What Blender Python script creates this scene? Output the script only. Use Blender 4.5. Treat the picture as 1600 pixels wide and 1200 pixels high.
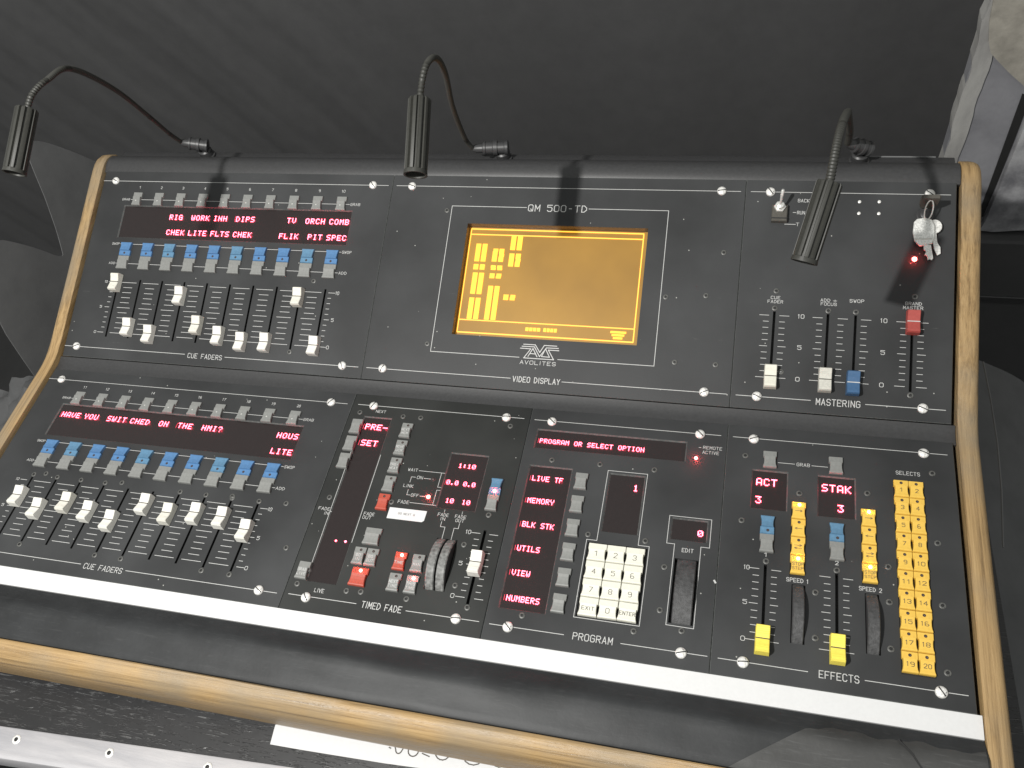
import bpy, math, random
from mathutils import Vector, Matrix
for o in list(bpy.data.objects): bpy.data.objects.remove(o)
random.seed(7)
S = 0.001                                   # everything below is written in millimetres
scene = bpy.context.scene
COL = scene.collection

# ------------------------------------------------------------------ camera
cam_d = bpy.data.cameras.new('camera'); cam = bpy.data.objects.new('camera', cam_d); COL.objects.link(cam)
R = Matrix(((0.9658361452611355, 0.20248992859477644, -0.16173549185257147),
            (0.07286794929345065, -0.811105228024309, -0.5803434940079888),
            (-0.2486982156608245, 0.5487313895607904, -0.7981497726854314)))
rt = R.transposed()
m = Matrix.Identity(4)
for i in range(3):
    m[i][0] = rt[i][0]; m[i][1] = -rt[i][1]; m[i][2] = -rt[i][2]
m[0][3], m[1][3], m[2][3] = 690.148 * S, -306.033 * S, 684.662 * S
cam.matrix_world = m
cam_d.sensor_width = 36.0; cam_d.lens = 1349.378 / 1600 * 36.0
cam_d.clip_start = 0.01; cam_d.clip_end = 50
scene.camera = cam

# ------------------------------------------------------------------ world, lamp, exposure
w = bpy.data.worlds.new('World'); scene.world = w; w.use_nodes = True
w.node_tree.nodes['Background'].inputs[0].default_value = (0.98, 1.0, 0.97, 1)
w.node_tree.nodes['Background'].inputs[1].default_value = 0.48
ld = bpy.data.lights.new('work_light', 'POINT'); lo = bpy.data.objects.new('work_light', ld); COL.objects.link(lo)
lo.location = (175 * S, -470 * S, 1150 * S)
ld.energy = 100; ld.color = (1.0, 0.985, 0.95); ld.shadow_soft_size = 0.016
scene.view_settings.view_transform = 'Standard'; scene.view_settings.look = 'None'
scene.view_settings.exposure = 0; scene.view_settings.gamma = 1
scene.cycles.use_denoising = True
scene.cycles.max_bounces = 6; scene.cycles.sample_clamp_indirect = 4

# ------------------------------------------------------------------ materials
MATS = {}
def nt(name):
    mt = bpy.data.materials.new(name); mt.use_nodes = True
    return mt, mt.node_tree.nodes, mt.node_tree.links, mt.node_tree.nodes['Principled BSDF']
def plain(name, col, rough=0.5, metal=0.0, emit=None, es=0.0, var=0.12, scale=400.0, bump=0.0, bscale=1500.0, spec=0.5):
    mt, N, K, b = nt(name)
    b.inputs['Roughness'].default_value = rough; b.inputs['Metallic'].default_value = metal
    b.inputs['Specular IOR Level'].default_value = spec
    tc = N.new('ShaderNodeTexCoord')
    n = N.new('ShaderNodeTexNoise'); n.inputs['Scale'].default_value = scale; n.inputs['Detail'].default_value = 4
    K.new(tc.outputs['Object'], n.inputs['Vector'])
    r = N.new('ShaderNodeValToRGB')
    r.color_ramp.elements[0].position = 0.3; r.color_ramp.elements[1].position = 0.7
    r.color_ramp.elements[0].color = (*[c * (1 - var) for c in col], 1)
    r.color_ramp.elements[1].color = (*[min(1, c * (1 + var)) for c in col], 1)
    K.new(n.outputs['Fac'], r.inputs['Fac']); K.new(r.outputs['Color'], b.inputs['Base Color'])
    if bump:
        n2 = N.new('ShaderNodeTexNoise'); n2.inputs['Scale'].default_value = bscale; n2.inputs['Detail'].default_value = 3
        K.new(tc.outputs['Object'], n2.inputs['Vector'])
        bp = N.new('ShaderNodeBump'); bp.inputs['Strength'].default_value = bump; bp.inputs['Distance'].default_value = 0.0005
        K.new(n2.outputs['Fac'], bp.inputs['Height']); K.new(bp.outputs['Normal'], b.inputs['Normal'])
    if emit:
        b.inputs['Emission Color'].default_value = (*emit, 1); b.inputs['Emission Strength'].default_value = es
    MATS[name] = mt; return mt

def panel_mat(name, col, rough, speck=0.55, smear=0.5):
    """black anodised plate: faint mottling, hand grease, dust specks and fine scratches"""
    mt, N, K, b = nt(name)
    geo = N.new('ShaderNodeNewGeometry')
    big = N.new('ShaderNodeTexNoise'); big.inputs['Scale'].default_value = 9; big.inputs['Detail'].default_value = 5
    K.new(geo.outputs['Position'], big.inputs['Vector'])
    r = N.new('ShaderNodeValToRGB'); r.color_ramp.elements[0].position = 0.35; r.color_ramp.elements[1].position = 0.72
    r.color_ramp.elements[0].color = (*[c * 0.74 for c in col], 1); r.color_ramp.elements[1].color = (*[c * 1.42 for c in col], 1)
    K.new(big.outputs['Fac'], r.inputs['Fac'])
    # specks of dust: the centres of a few voronoi cells
    v = N.new('ShaderNodeTexVoronoi'); v.inputs['Scale'].default_value = 130; v.inputs['Randomness'].default_value = 1
    K.new(geo.outputs['Position'], v.inputs['Vector'])
    lt = N.new('ShaderNodeMath'); lt.operation = 'LESS_THAN'; lt.inputs[1].default_value = 0.075
    K.new(v.outputs['Distance'], lt.inputs[0])
    sep = N.new('ShaderNodeSeparateColor'); K.new(v.outputs['Color'], sep.inputs['Color'])
    gt = N.new('ShaderNodeMath'); gt.operation = 'GREATER_THAN'; gt.inputs[1].default_value = 1 - 0.06 * speck * 2
    K.new(sep.outputs['Red'], gt.inputs[0])
    mu = N.new('ShaderNodeMath'); mu.operation = 'MULTIPLY'; K.new(lt.outputs[0], mu.inputs[0]); K.new(gt.outputs[0], mu.inputs[1])
    mx = N.new('ShaderNodeMix'); mx.data_type = 'RGBA'; K.new(mu.outputs[0], mx.inputs['Factor'])
    K.new(r.outputs['Color'], mx.inputs[6]); mx.inputs[7].default_value = (0.32, 0.32, 0.30, 1)
    # scuffs
    mp = N.new('ShaderNodeMapping'); mp.inputs['Scale'].default_value = (30, 260, 60); mp.inputs['Rotation'].default_value = (0, 0, 0.6)
    K.new(geo.outputs['Position'], mp.inputs['Vector'])
    n2 = N.new('ShaderNodeTexNoise'); n2.inputs['Scale'].default_value = 1; n2.inputs['Detail'].default_value = 8; n2.inputs['Roughness'].default_value = 0.75
    K.new(mp.outputs[0], n2.inputs['Vector'])
    r2 = N.new('ShaderNodeValToRGB'); r2.color_ramp.elements[0].position = 0.66; r2.color_ramp.elements[1].position = 0.82
    r2.color_ramp.elements[0].color = (0, 0, 0, 1); r2.color_ramp.elements[1].color = (smear, smear, smear, 1)
    K.new(n2.outputs['Fac'], r2.inputs['Fac'])
    mx2 = N.new('ShaderNodeMix'); mx2.data_type = 'RGBA'; K.new(r2.outputs['Color'], mx2.inputs['Factor'])
    K.new(mx.outputs[2], mx2.inputs[6]); mx2.inputs[7].default_value = (0.13, 0.13, 0.125, 1)
    K.new(mx2.outputs[2], b.inputs['Base Color'])
    rr = N.new('ShaderNodeMapRange'); rr.inputs[3].default_value = rough - 0.1; rr.inputs[4].default_value = rough + 0.12
    K.new(big.outputs['Fac'], rr.inputs[0]); K.new(rr.outputs[0], b.inputs['Roughness'])
    b.inputs['Specular IOR Level'].default_value = 0.3
    fn = N.new('ShaderNodeTexNoise'); fn.inputs['Scale'].default_value = 1400; K.new(geo.outputs['Position'], fn.inputs['Vector'])
    bp = N.new('ShaderNodeBump'); bp.inputs['Strength'].default_value = 0.25; bp.inputs['Distance'].default_value = 0.0003
    K.new(fn.outputs['Fac'], bp.inputs['Height']); K.new(bp.outputs['Normal'], b.inputs['Normal'])
    MATS[name] = mt; return mt

def wood_mat(name, axis):
    mt, N, K, b = nt(name)
    geo = N.new('ShaderNodeNewGeometry')
    mp = N.new('ShaderNodeMapping')
    mp.inputs['Scale'].default_value = (7, 300, 300) if axis == 'x' else (330, 8, 120)
    K.new(geo.outputs['Position'], mp.inputs['Vector'])
    n = N.new('ShaderNodeTexNoise'); n.inputs['Scale'].default_value = 1.0; n.inputs['Detail'].default_value = 10; n.inputs['Roughness'].default_value = 0.78; n.inputs['Distortion'].default_value = 0.25
    K.new(mp.outputs[0], n.inputs['Vector'])
    r = N.new('ShaderNodeValToRGB')
    e = r.color_ramp.elements
    e[0].position = 0.3; e[0].color = (0.115, 0.072, 0.032, 1)
    e[1].position = 0.7; e[1].color = (0.43, 0.295, 0.140, 1)
    x = e.new(0.5); x.color = (0.315, 0.205, 0.092, 1)
    K.new(n.outputs['Fac'], r.inputs['Fac'])
    # grey dirt rubbed into the grain
    d = N.new('ShaderNodeTexNoise'); d.inputs['Scale'].default_value = 11; d.inputs['Detail'].default_value = 5
    K.new(geo.outputs['Position'], d.inputs['Vector'])
    rd = N.new('ShaderNodeValToRGB'); rd.color_ramp.elements[0].position = 0.46; rd.color_ramp.elements[1].position = 0.66
    rd.color_ramp.elements[0].color = (0, 0, 0, 1); rd.color_ramp.elements[1].color = (0.65, 0.65, 0.65, 1)
    K.new(d.outputs['Fac'], rd.inputs['Fac'])
    mx = N.new('ShaderNodeMix'); mx.data_type = 'RGBA'; K.new(rd.outputs['Color'], mx.inputs['Factor'])
    K.new(r.outputs['Color'], mx.inputs[6]); mx.inputs[7].default_value = (0.20, 0.17, 0.125, 1)
    K.new(mx.outputs[2], b.inputs['Base Color'])
    rg = N.new('ShaderNodeMapRange'); rg.inputs[1].default_value = 0.35; rg.inputs[2].default_value = 0.65; rg.inputs[3].default_value = 0.24; rg.inputs[4].default_value = 0.62
    K.new(n.outputs['Fac'], rg.inputs[0]); K.new(rg.outputs[0], b.inputs['Roughness'])
    bp = N.new('ShaderNodeBump'); bp.inputs['Strength'].default_value = 0.7; bp.inputs['Distance'].default_value = 0.0008
    K.new(n.outputs['Fac'], bp.inputs['Height']); K.new(bp.outputs['Normal'], b.inputs['Normal'])
    MATS[name] = mt; return mt

def vinyl_mat(name, col, scratch):
    mt, N, K, b = nt(name)
    geo = N.new('ShaderNodeNewGeometry')
    n = N.new('ShaderNodeTexNoise'); n.inputs['Scale'].default_value = 14; n.inputs['Detail'].default_value = 9; n.inputs['Roughness'].default_value = 0.7
    K.new(geo.outputs['Position'], n.inputs['Vector'])
    r = N.new('ShaderNodeValToRGB'); r.color_ramp.elements[0].position = 0.35; r.color_ramp.elements[1].position = 0.75
    r.color_ramp.elements[0].color = (*[c * 0.75 for c in col], 1); r.color_ramp.elements[1].color = (*[c * 1.55 for c in col], 1)
    K.new(n.outputs['Fac'], r.inputs['Fac'])
    src = r.outputs['Color']
    hs = None
    for k, (rot, sx, sy) in enumerate(((0.65, 45, 520), (-0.7, 40, 480), (1.35, 55, 430))):
        mp = N.new('ShaderNodeMapping'); mp.inputs['Rotation'].default_value = (0, 0, rot); mp.inputs['Scale'].default_value = (sx, sy, 40)
        K.new(geo.outputs['Position'], mp.inputs['Vector'])
        s = N.new('ShaderNodeTexNoise'); s.inputs['Scale'].default_value = 1; s.inputs['Detail'].default_value = 3; s.inputs['Distortion'].default_value = 0.8
        K.new(mp.outputs[0], s.inputs['Vector'])
        rs = N.new('ShaderNodeValToRGB'); rs.color_ramp.elements[0].position = 0.62; rs.color_ramp.elements[1].position = 0.74
        rs.color_ramp.elements[0].color = (0, 0, 0, 1); rs.color_ramp.elements[1].color = (scratch, scratch, scratch, 1)
        K.new(s.outputs['Fac'], rs.inputs['Fac'])
        mx = N.new('ShaderNodeMix'); mx.data_type = 'RGBA'; K.new(rs.outputs['Color'], mx.inputs['Factor'])
        K.new(src, mx.inputs[6]); mx.inputs[7].default_value = (0.2, 0.2, 0.2, 1); src = mx.outputs[2]
        if hs is None: hs = rs.outputs['Color']
        else:
            ad = N.new('ShaderNodeMix'); ad.data_type = 'RGBA'; ad.blend_type = 'ADD'; ad.inputs['Factor'].default_value = 1
            K.new(hs, ad.inputs[6]); K.new(rs.outputs['Color'], ad.inputs[7]); hs = ad.outputs[2]
    K.new(src, b.inputs['Base Color']); b.inputs['Roughness'].default_value = 0.52
    bp = N.new('ShaderNodeBump'); bp.inputs['Strength'].default_value = 0.35 if scratch < .4 else 0.9; bp.inputs['Distance'].default_value = 0.0012
    K.new(n.outputs['Fac'] if scratch < .4 else hs, bp.inputs['Height']); K.new(bp.outputs['Normal'], b.inputs['Normal'])
    MATS[name] = mt; return mt

def blotch_mat(name, c1, c2, scale, rough=0.7, bump=0.4, stretch=(1, 1, 1)):
    mt, N, K, b = nt(name)
    geo = N.new('ShaderNodeNewGeometry'); mp = N.new('ShaderNodeMapping'); mp.inputs['Scale'].default_value = stretch
    K.new(geo.outputs['Position'], mp.inputs['Vector'])
    n = N.new('ShaderNodeTexNoise'); n.inputs['Scale'].default_value = scale; n.inputs['Detail'].default_value = 8; n.inputs['Roughness'].default_value = 0.65
    K.new(mp.outputs[0], n.inputs['Vector'])
    r = N.new('ShaderNodeValToRGB'); r.color_ramp.elements[0].position = 0.32; r.color_ramp.elements[1].position = 0.68
    r.color_ramp.elements[0].color = (*c1, 1); r.color_ramp.elements[1].color = (*c2, 1)
    K.new(n.outputs['Fac'], r.inputs['Fac']); K.new(r.outputs['Color'], b.inputs['Base Color'])
    b.inputs['Roughness'].default_value = rough
    bp = N.new('ShaderNodeBump'); bp.inputs['Strength'].default_value = bump; bp.inputs['Distance'].default_value = 0.002
    K.new(n.outputs['Fac'], bp.inputs['Height']); K.new(bp.outputs['Normal'], b.inputs['Normal'])
    MATS[name] = mt; return mt

panel_mat('panel', (0.0305, 0.0315, 0.0325), 0.52, speck=0.9, smear=0.8)
panel_mat('panel_dark', (0.020, 0.021, 0.020), 0.47, speck=2.2, smear=0.7)
plain('edge', (0.075, 0.078, 0.076), 0.4, var=0.3)  # lighter than the plates: worn edges, with the chamfer highlight painted in
plain('recess', (0.012, 0.012, 0.012), 0.6)
plain('window', (0.017, 0.012, 0.012), 0.25, var=0.06)
plain('black', (0.035, 0.035, 0.036), 0.42, bump=0.1)
plain('hood', (0.026, 0.026, 0.022), 0.55, bump=0.2)
plain('rubber', (0.045, 0.045, 0.046), 0.6, var=0.4, scale=260, bump=0.6, bscale=900)
plain('rubber_worn', (0.15, 0.15, 0.145), 0.6, var=0.5, scale=330, bump=0.7, bscale=800)
plain('ink', (0.44, 0.44, 0.43), 0.5, var=0.08)
plain('ink_dark', (0.06, 0.05, 0.04), 0.6)
plain('grey_key', (0.185, 0.188, 0.18), 0.42, var=0.08)
plain('blue_key', (0.070, 0.165, 0.32), 0.38, var=0.1)
plain('blue_key_faded', (0.085, 0.185, 0.29), 0.42, var=0.12)
plain('red_key', (0.36, 0.062, 0.038), 0.4, var=0.08)
plain('yellow_key', (0.66, 0.42, 0.07), 0.42, var=0.05)
plain('white_key', (0.61, 0.60, 0.52), 0.42, var=0.04)
plain('cream_aged', (0.61, 0.595, 0.53), 0.45, var=0.08)
plain('cream', (0.65, 0.64, 0.59), 0.42, var=0.05)
plain('cream_grey', (0.50, 0.49, 0.44), 0.45, var=0.1)
plain('yellow_cap', (0.80, 0.66, 0.10), 0.4, var=0.05)
plain('blue_cap', (0.04, 0.10, 0.20), 0.4, var=0.08)
plain('red_cap', (0.33, 0.06, 0.05), 0.4, var=0.08)
plain('chrome', (0.74, 0.74, 0.71), 0.3, 0.55, var=0.25, scale=900, bump=0.5, bscale=700)
plain('zinc', (0.74, 0.73, 0.70), 0.36, 0.3, var=0.3, scale=700, bump=0.5, bscale=500)
plain('dull_screw', (0.085, 0.085, 0.08), 0.45, 0.2, var=0.5, scale=900)
plain('paper', (0.56, 0.56, 0.56), 0.6, var=0.02)
plain('led_off', (0.045, 0.028, 0.026), 0.25)
plain('lens_pale', (0.42, 0.42, 0.40), 0.3)
plain('led_red', (0.5, 0.05, 0.05), 0.4, emit=(1.0, 0.12, 0.10), es=22)
plain('led_amber', (0.6, 0.3, 0.1), 0.4, emit=(1.0, 0.42, 0.16), es=9)
plain('segments', (0.5, 0.05, 0.06), 0.5, emit=(1.0, 0.105, 0.16), es=12.0)
plain('segments_dim', (0.3, 0.03, 0.04), 0.5, emit=(1.0, 0.05, 0.12), es=1.6)
plain('screen', (0.205, 0.112, 0.014), 0.5, emit=(1.0, 0.46, 0.03), es=0.15, var=0.3, scale=9)
plain('screen_lit', (0.12, 0.08, 0.02), 0.5, emit=(1.0, 0.40, 0.02), es=2.6)
plain('screen_line', (0.12, 0.08, 0.03), 0.5, emit=(1.0, 0.41, 0.04), es=2.4)
plain('bezel_wall', (0.06, 0.045, 0.035), 0.4)
plain('dark_plastic', (0.07, 0.065, 0.055), 0.45)
MATS['screen'].node_tree.nodes['Principled BSDF'].inputs['Coat Weight'].default_value = 0.15
MATS['screen'].node_tree.nodes['Principled BSDF'].inputs['Coat Roughness'].default_value = 0.12
for k_ in ('led_red', 'led_amber'): MATS[k_].cycles.emission_sampling = 'NONE'
wood_mat('oak_cross', 'x'); wood_mat('oak_cheek', 'y')
vinyl_mat('arm_vinyl', (0.019, 0.020, 0.021), 0.04)
MATS['arm_vinyl'].node_tree.nodes['Principled BSDF'].inputs['Specular IOR Level'].default_value = 0.3
vinyl_mat('case_laminate', (0.016, 0.016, 0.017), 0.42)
MATS['case_laminate'].node_tree.nodes['Principled BSDF'].inputs['Roughness'].default_value = 0.4
vinyl_mat('gaffer', (0.031, 0.031, 0.030), 0.1)
blotch_mat('drape_cloth', (0.047, 0.047, 0.048), (0.055, 0.055, 0.056), 30, 0.9, 0.2)
blotch_mat('cover_cloth', (0.115, 0.117, 0.119), (0.16, 0.162, 0.163), 10, 0.8, 0.3)
blotch_mat('dark_cloth', (0.065, 0.066, 0.067), (0.095, 0.096, 0.098), 14, 0.85, 0.5)
blotch_mat('board_grey', (0.15, 0.15, 0.163), (0.24, 0.24, 0.255), 13, 0.7)
blotch_mat('board_pale', (0.20, 0.195, 0.19), (0.34, 0.335, 0.32), 26, 0.75, 0.8, (1, 1, 0.35))
blotch_mat('board_smudge', (0.12, 0.12, 0.13), (0.42, 0.42, 0.43), 16, 0.65, 0.5)
blotch_mat('board_rust', (0.15, 0.14, 0.12), (0.32, 0.30, 0.26), 22, 0.75)
blotch_mat('aluminium', (0.32, 0.32, 0.34), (0.48, 0.47, 0.48), 18, 0.42, 0.35, (0.4, 3, 1))
MATS['aluminium'].node_tree.nodes['Principled BSDF'].inputs['Metallic'].default_value = 0.1
blotch_mat('floor_paint', (0.02, 0.02, 0.02), (0.035, 0.035, 0.035), 4, 0.8)

# ------------------------------------------------------------------ mesh builder (millimetres)
class MB:
    def __init__(s): s.v = []; s.f = []; s.m = []; s.mats = []
    def mi(s, mat):
        if mat not in s.mats: s.mats.append(mat)
        return s.mats.index(mat)
    def face(s, pts, mat):
        b = len(s.v); s.v += [tuple(p) for p in pts]; s.f.append(tuple(range(b, b + len(pts)))); s.m.append(s.mi(mat))
    def grid(s, rows, mat, close=False, cap0=False, cap1=False):
        b = len(s.v); n = len(rows[0])
        for r in rows: s.v += [tuple(p) for p in r]
        k = s.mi(mat)
        for i in range(len(rows) - 1):
            for j in range(n if close else n - 1):
                j2 = (j + 1) % n
                s.f.append((b + i * n + j, b + i * n + j2, b + (i + 1) * n + j2, b + (i + 1) * n + j)); s.m.append(k)
        if cap0: s.f.append(tuple(b + j for j in reversed(range(n)))); s.m.append(k)
        if cap1: s.f.append(tuple(b + (len(rows) - 1) * n + j for j in range(n))); s.m.append(k)
    def box(s, x0, x1, y0, y1, z0, z1, mat, bev=0.0):
        e = bev
        rows = [[(x0, y0, z0), (x1, y0, z0), (x1, y1, z0), (x0, y1, z0)],
                [(x0, y0, z1 - e), (x1, y0, z1 - e), (x1, y1, z1 - e), (x0, y1, z1 - e)]]
        if e: rows.append([(x0 + e, y0 + e, z1), (x1 - e, y0 + e, z1), (x1 - e, y1 - e, z1), (x0 + e, y1 - e, z1)])
        s.grid(rows, mat, True, True, True)
    def disc(s, cx, cy, z, r, mat, n=16, r0=0.0):
        pts = [(cx + r * math.cos(6.28318 * k / n), cy + r * math.sin(6.28318 * k / n), z) for k in range(n)]
        if r0:
            q = [(cx + r0 * math.cos(6.28318 * k / n), cy + r0 * math.sin(6.28318 * k / n), z) for k in range(n)]
            s.grid([pts, q], mat, True)
        else: s.face(pts, mat)
    def lathe(s, prof, mat, n=20, c=(0, 0), cap=True):
        rows = [[(c[0] + r * math.cos(6.28318 * k / n), c[1] + r * math.sin(6.28318 * k / n), z) for k in range(n)] for r, z in prof]
        s.grid(rows, mat, True, False, cap)
    def ext(s, poly, z0, z1, mat, bev=0.0):
        cx = sum(p[0] for p in poly) / len(poly); cy = sum(p[1] for p in poly) / len(poly)
        rows = [[(x, y, z0) for x, y in poly], [(x, y, z1 - bev) for x, y in poly]]
        if bev:
            q = []
            for x, y in poly:
                d = math.hypot(x - cx, y - cy) or 1; k = (d - bev) / d; q.append((cx + (x - cx) * k, cy + (y - cy) * k, z1))
            rows.append(q)
        s.grid(rows, mat, True, True, True)
    def tube(s, pts, rad, mat, n=10, cap=True):
        P = [Vector(p) for p in pts]; rows = []
        up = Vector((0, 0, 1)); prev = None
        for i, p in enumerate(P):
            t = (P[min(i + 1, len(P) - 1)] - P[max(i - 1, 0)]).normalized()
            a = t.cross(up) if prev is None else prev - t * prev.dot(t)
            if a.length < 1e-4: a = t.cross(Vector((1, 0, 0)))
            a.normalize(); prev = a; b_ = t.cross(a)
            r = rad[i] if isinstance(rad, (list, tuple)) else rad
            rows.append([tuple(p + (a * math.cos(6.28318 * k / n) + b_ * math.sin(6.28318 * k / n)) * r) for k in range(n)])
        s.grid(rows, mat, True, cap, cap)
    def mesh(s, name, smooth=False):
        me = bpy.data.meshes.new(name)
        me.from_pydata([(a * S, b * S, c * S) for a, b, c in s.v], [], s.f)
        for k in s.mats: me.materials.append(MATS[k])
        me.polygons.foreach_set('material_index', s.m)
        if smooth: me.polygons.foreach_set('use_smooth', [True] * len(s.f))
        me.update()
        if smooth:
            try: me.set_sharp_from_angle(angle=math.radians(38))
            except Exception: pass
        return me
def link(name, me, parent=None, loc=(0, 0, 0), rot=None):
    o = bpy.data.objects.new(name, me); COL.objects.link(o)
    if parent: o.parent = parent
    o.location = [c * S for c in loc]
    if rot: o.rotation_euler = rot
    return o
def tag(o, label=None, cat=None, group=None, kind=None):
    if label: o['label'] = label
    if cat: o['category'] = cat
    if group: o['group'] = group
    if kind: o['kind'] = kind
    return o

# ------------------------------------------------------------------ lettering
G = {'A': ['00 26 40', '12 32'], 'B': ['00 06 36 45 44 33 03', '33 42 41 30 00'], 'C': ['45 36 16 05 01 10 30 41'], 'D': ['00 06 26 44 42 20 00'],
     'E': ['40 00 06 46', '03 33'], 'F': ['00 06 46', '03 33'], 'G': ['45 36 16 05 01 10 30 41 43 23'], 'H': ['00 06', '40 46', '03 43'],
     'I': ['20 26'], 'J': ['01 10 20 31 36'], 'K': ['00 06', '46 03 40'], 'L': ['06 00 40'], 'M': ['00 06 22 46 40'], 'N': ['00 06 40 46'],
     'O': ['10 01 05 16 36 45 41 30 10'], 'P': ['00 06 36 45 44 33 03'], 'Q': ['10 01 05 16 36 45 41 30 10', '22 40'], 'R': ['00 06 36 45 44 33 03', '23 40'],
     'S': ['01 10 30 41 42 33 13 04 05 16 36 45'], 'T': ['20 26', '06 46'], 'U': ['06 01 10 30 41 46'], 'V': ['06 20 46'], 'W': ['06 10 24 30 46'],
     'X': ['00 46', '06 40'], 'Y': ['06 23 46', '23 20'], 'Z': ['06 46 00 40'], '0': ['10 01 05 16 36 45 41 30 10'], '1': ['15 26 20'],
     '2': ['05 16 36 45 44 00 40'], '3': ['05 16 36 45 44 33 23', '33 42 41 30 10 01'], '4': ['30 36 02 42'], '5': ['46 06 04 34 43 41 30 10 01'],
     '6': ['36 16 05 01 10 30 41 42 33 13 02'], '7': ['06 46 10'], '8': ['13 04 05 16 36 45 44 33 13 02 01 10 30 41 42 33'],
     '9': ['10 30 41 45 36 16 05 04 13 33 44'], '-': ['13 33'], '+': ['03 43', '21 25'], '>': ['03 53', '34 53 32'], '<': ['53 03', '24 03 22'], ' ': []}
RC = [0]
def ribbon(mb, pts, wd, mat, hf):
    for (x0, y0), (x1, y1) in zip(pts, pts[1:]):
        d = math.hypot(x1 - x0, y1 - y0)
        if d < 1e-6: continue
        RC[0] = (RC[0] + 1) % 9; dz = RC[0] * 0.009
        ux, uy = (x1 - x0) / d * wd / 2, (y1 - y0) / d * wd / 2
        a, b_, c, e = (x0 - ux - uy, y0 - uy + ux), (x0 - ux + uy, y0 - uy - ux), (x1 + ux + uy, y1 + uy - ux), (x1 + ux - uy, y1 + uy + ux)
        mb.face([(q[0], q[1], hf(q[1]) + dz) for q in (b_, c, e, a)], mat)
def text(mb, s, x0, x1, yc, h, wd, mat='ink', hf=None, slant=0.0):
    """single-stroke engraved text filling x0..x1, centred on yc"""
    hf = hf or (lambda y: 0.15)
    adv = [(0.3 if ch == 'I' else (0.45 if ch == '1' else (0.7 if ch == ' ' else 1.0))) for ch in s]
    tot = sum(adv) + 0.5 * (len(s) - 1); wd *= 0.88
    cw = (x1 - x0) / tot; x = x0
    for ch, a in zip(s, adv):
        for st in G.get(ch, []):
            pts = []
            for q in st.split():
                gx, gy = int(q[0]) / 4.0, int(q[1]) / 6.0
                if a < 1: gx = (gx - 0.5) * 1.0 + a / 2
                pts.append((x + gx * cw, yc + (gy - 0.5) * h))
            ribbon(mb, pts, wd, mat, hf)
        x += cw * (a + 0.5)
D57 = {'A': '7E1111117E', 'B': '7F49494936', 'C': '3E41414122', 'D': '7F4141221C', 'E': '7F49494941', 'F': '7F09090901', 'G': '3E4149497A', 'H': '7F0808087F',
       'I': '00417F4100', 'J': '2040413F01', 'K': '7F08142241', 'L': '7F40404040', 'M': '7F020C027F', 'N': '7F0408107F', 'O': '3E4141413E', 'P': '7F09090906',
       'Q': '3E4151215E', 'R': '7F09192946', 'S': '4649494931', 'T': '01017F0101', 'U': '3F4040403F', 'V': '1F2040201F', 'W': '3F4038403F', 'Y': '0708700807',
       '0': '3E5149453E', '1': '00427F4000', '2': '4261514946', '3': '2141454B31', '?': '0201510906', '-': '0808080808', ':': '0036360000', '.': '0060600000', ' ': '0000000000'}
def dots(mb, s, x0, yc, pitch, cw, h, z, mat='segments'):
    px, py = cw / 5, h / 7
    for i, ch in enumerate(s):
        d = D57[ch]
        for c in range(5):
            bits = int(d[2 * c:2 * c + 2], 16)
            for r in range(7):
                if bits >> r & 1:
                    x = x0 + i * pitch + c * px; y = yc + h / 2 - (r + 1) * py
                    mb.face([(x + px * .05, y + py * .05, z), (x + px * .97, y + py * .05, z), (x + px * .97, y + py * .97, z), (x + px * .05, y + py * .97, z)], mat)

# ------------------------------------------------------------------ the two panel planes
TH = 0.3912459394391138
PL = {'U': (Vector((0, 240.0257, 35.8057)), TH), 'L': (Vector((0, 0, 0)), 0.0)}
root = link('lighting_console', None, None, (412, 100, -76))
tag(root, 'black lighting desk with oak end cheeks, white faders, blue buttons and a glowing amber screen', 'lighting desk')
ROOT = Vector((412, 100, -76))

def holes_plate(mb, x0, x1, y0, y1, holes, mat, thick=2.4):
    """flat plate at z=0 with rectangular holes (x0,x1,y0,y1,depth,floor_mat,wall_mat,chamfer)"""
    big = []
    for h in holes:
        c = h[7]; big.append((h[0] - c, h[1] + c, h[2] - c, h[3] + c))
    e = 0.5
    xs = sorted({x0 + e, x1 - e} | {a for b_ in big for a in b_[:2]}); ys = sorted({y0 + e, y1 - e} | {a for b_ in big for a in b_[2:]})
    for i in range(len(xs) - 1):
        for j in range(len(ys) - 1):
            cx, cy = (xs[i] + xs[i + 1]) / 2, (ys[j] + ys[j + 1]) / 2
            if any(b_[0] < cx < b_[1] and b_[2] < cy < b_[3] for b_ in big): continue
            mb.face([(xs[i], ys[j], 0), (xs[i + 1], ys[j], 0), (xs[i + 1], ys[j + 1], 0), (xs[i], ys[j + 1], 0)], mat)
    o = [(x0, y0), (x1, y0), (x1, y1), (x0, y1)]; q = [(x0 + e, y0 + e), (x1 - e, y0 + e), (x1 - e, y1 - e), (x0 + e, y1 - e)]
    mb.grid([[(*p, -thick) for p in o], [(*p, -e) for p in o], [(*p, 0) for p in q]], 'edge' if mat == 'panel' else 'panel', True)  # rim chamfer coloured a tone lighter to stand in for its highlight
    for h, b_ in zip(holes, big):
        dp = h[4]
        A = [(b_[0], b_[2]), (b_[1], b_[2]), (b_[1], b_[3]), (b_[0], b_[3])]; B = [(h[0], h[2]), (h[1], h[2]), (h[1], h[3]), (h[0], h[3])]
        mb.grid([[(*p, 0) for p in A], [(*p, -dp) for p in B]], h[6], True)
        if h[5]: mb.face([(*p, -dp) for p in B], h[5])

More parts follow.
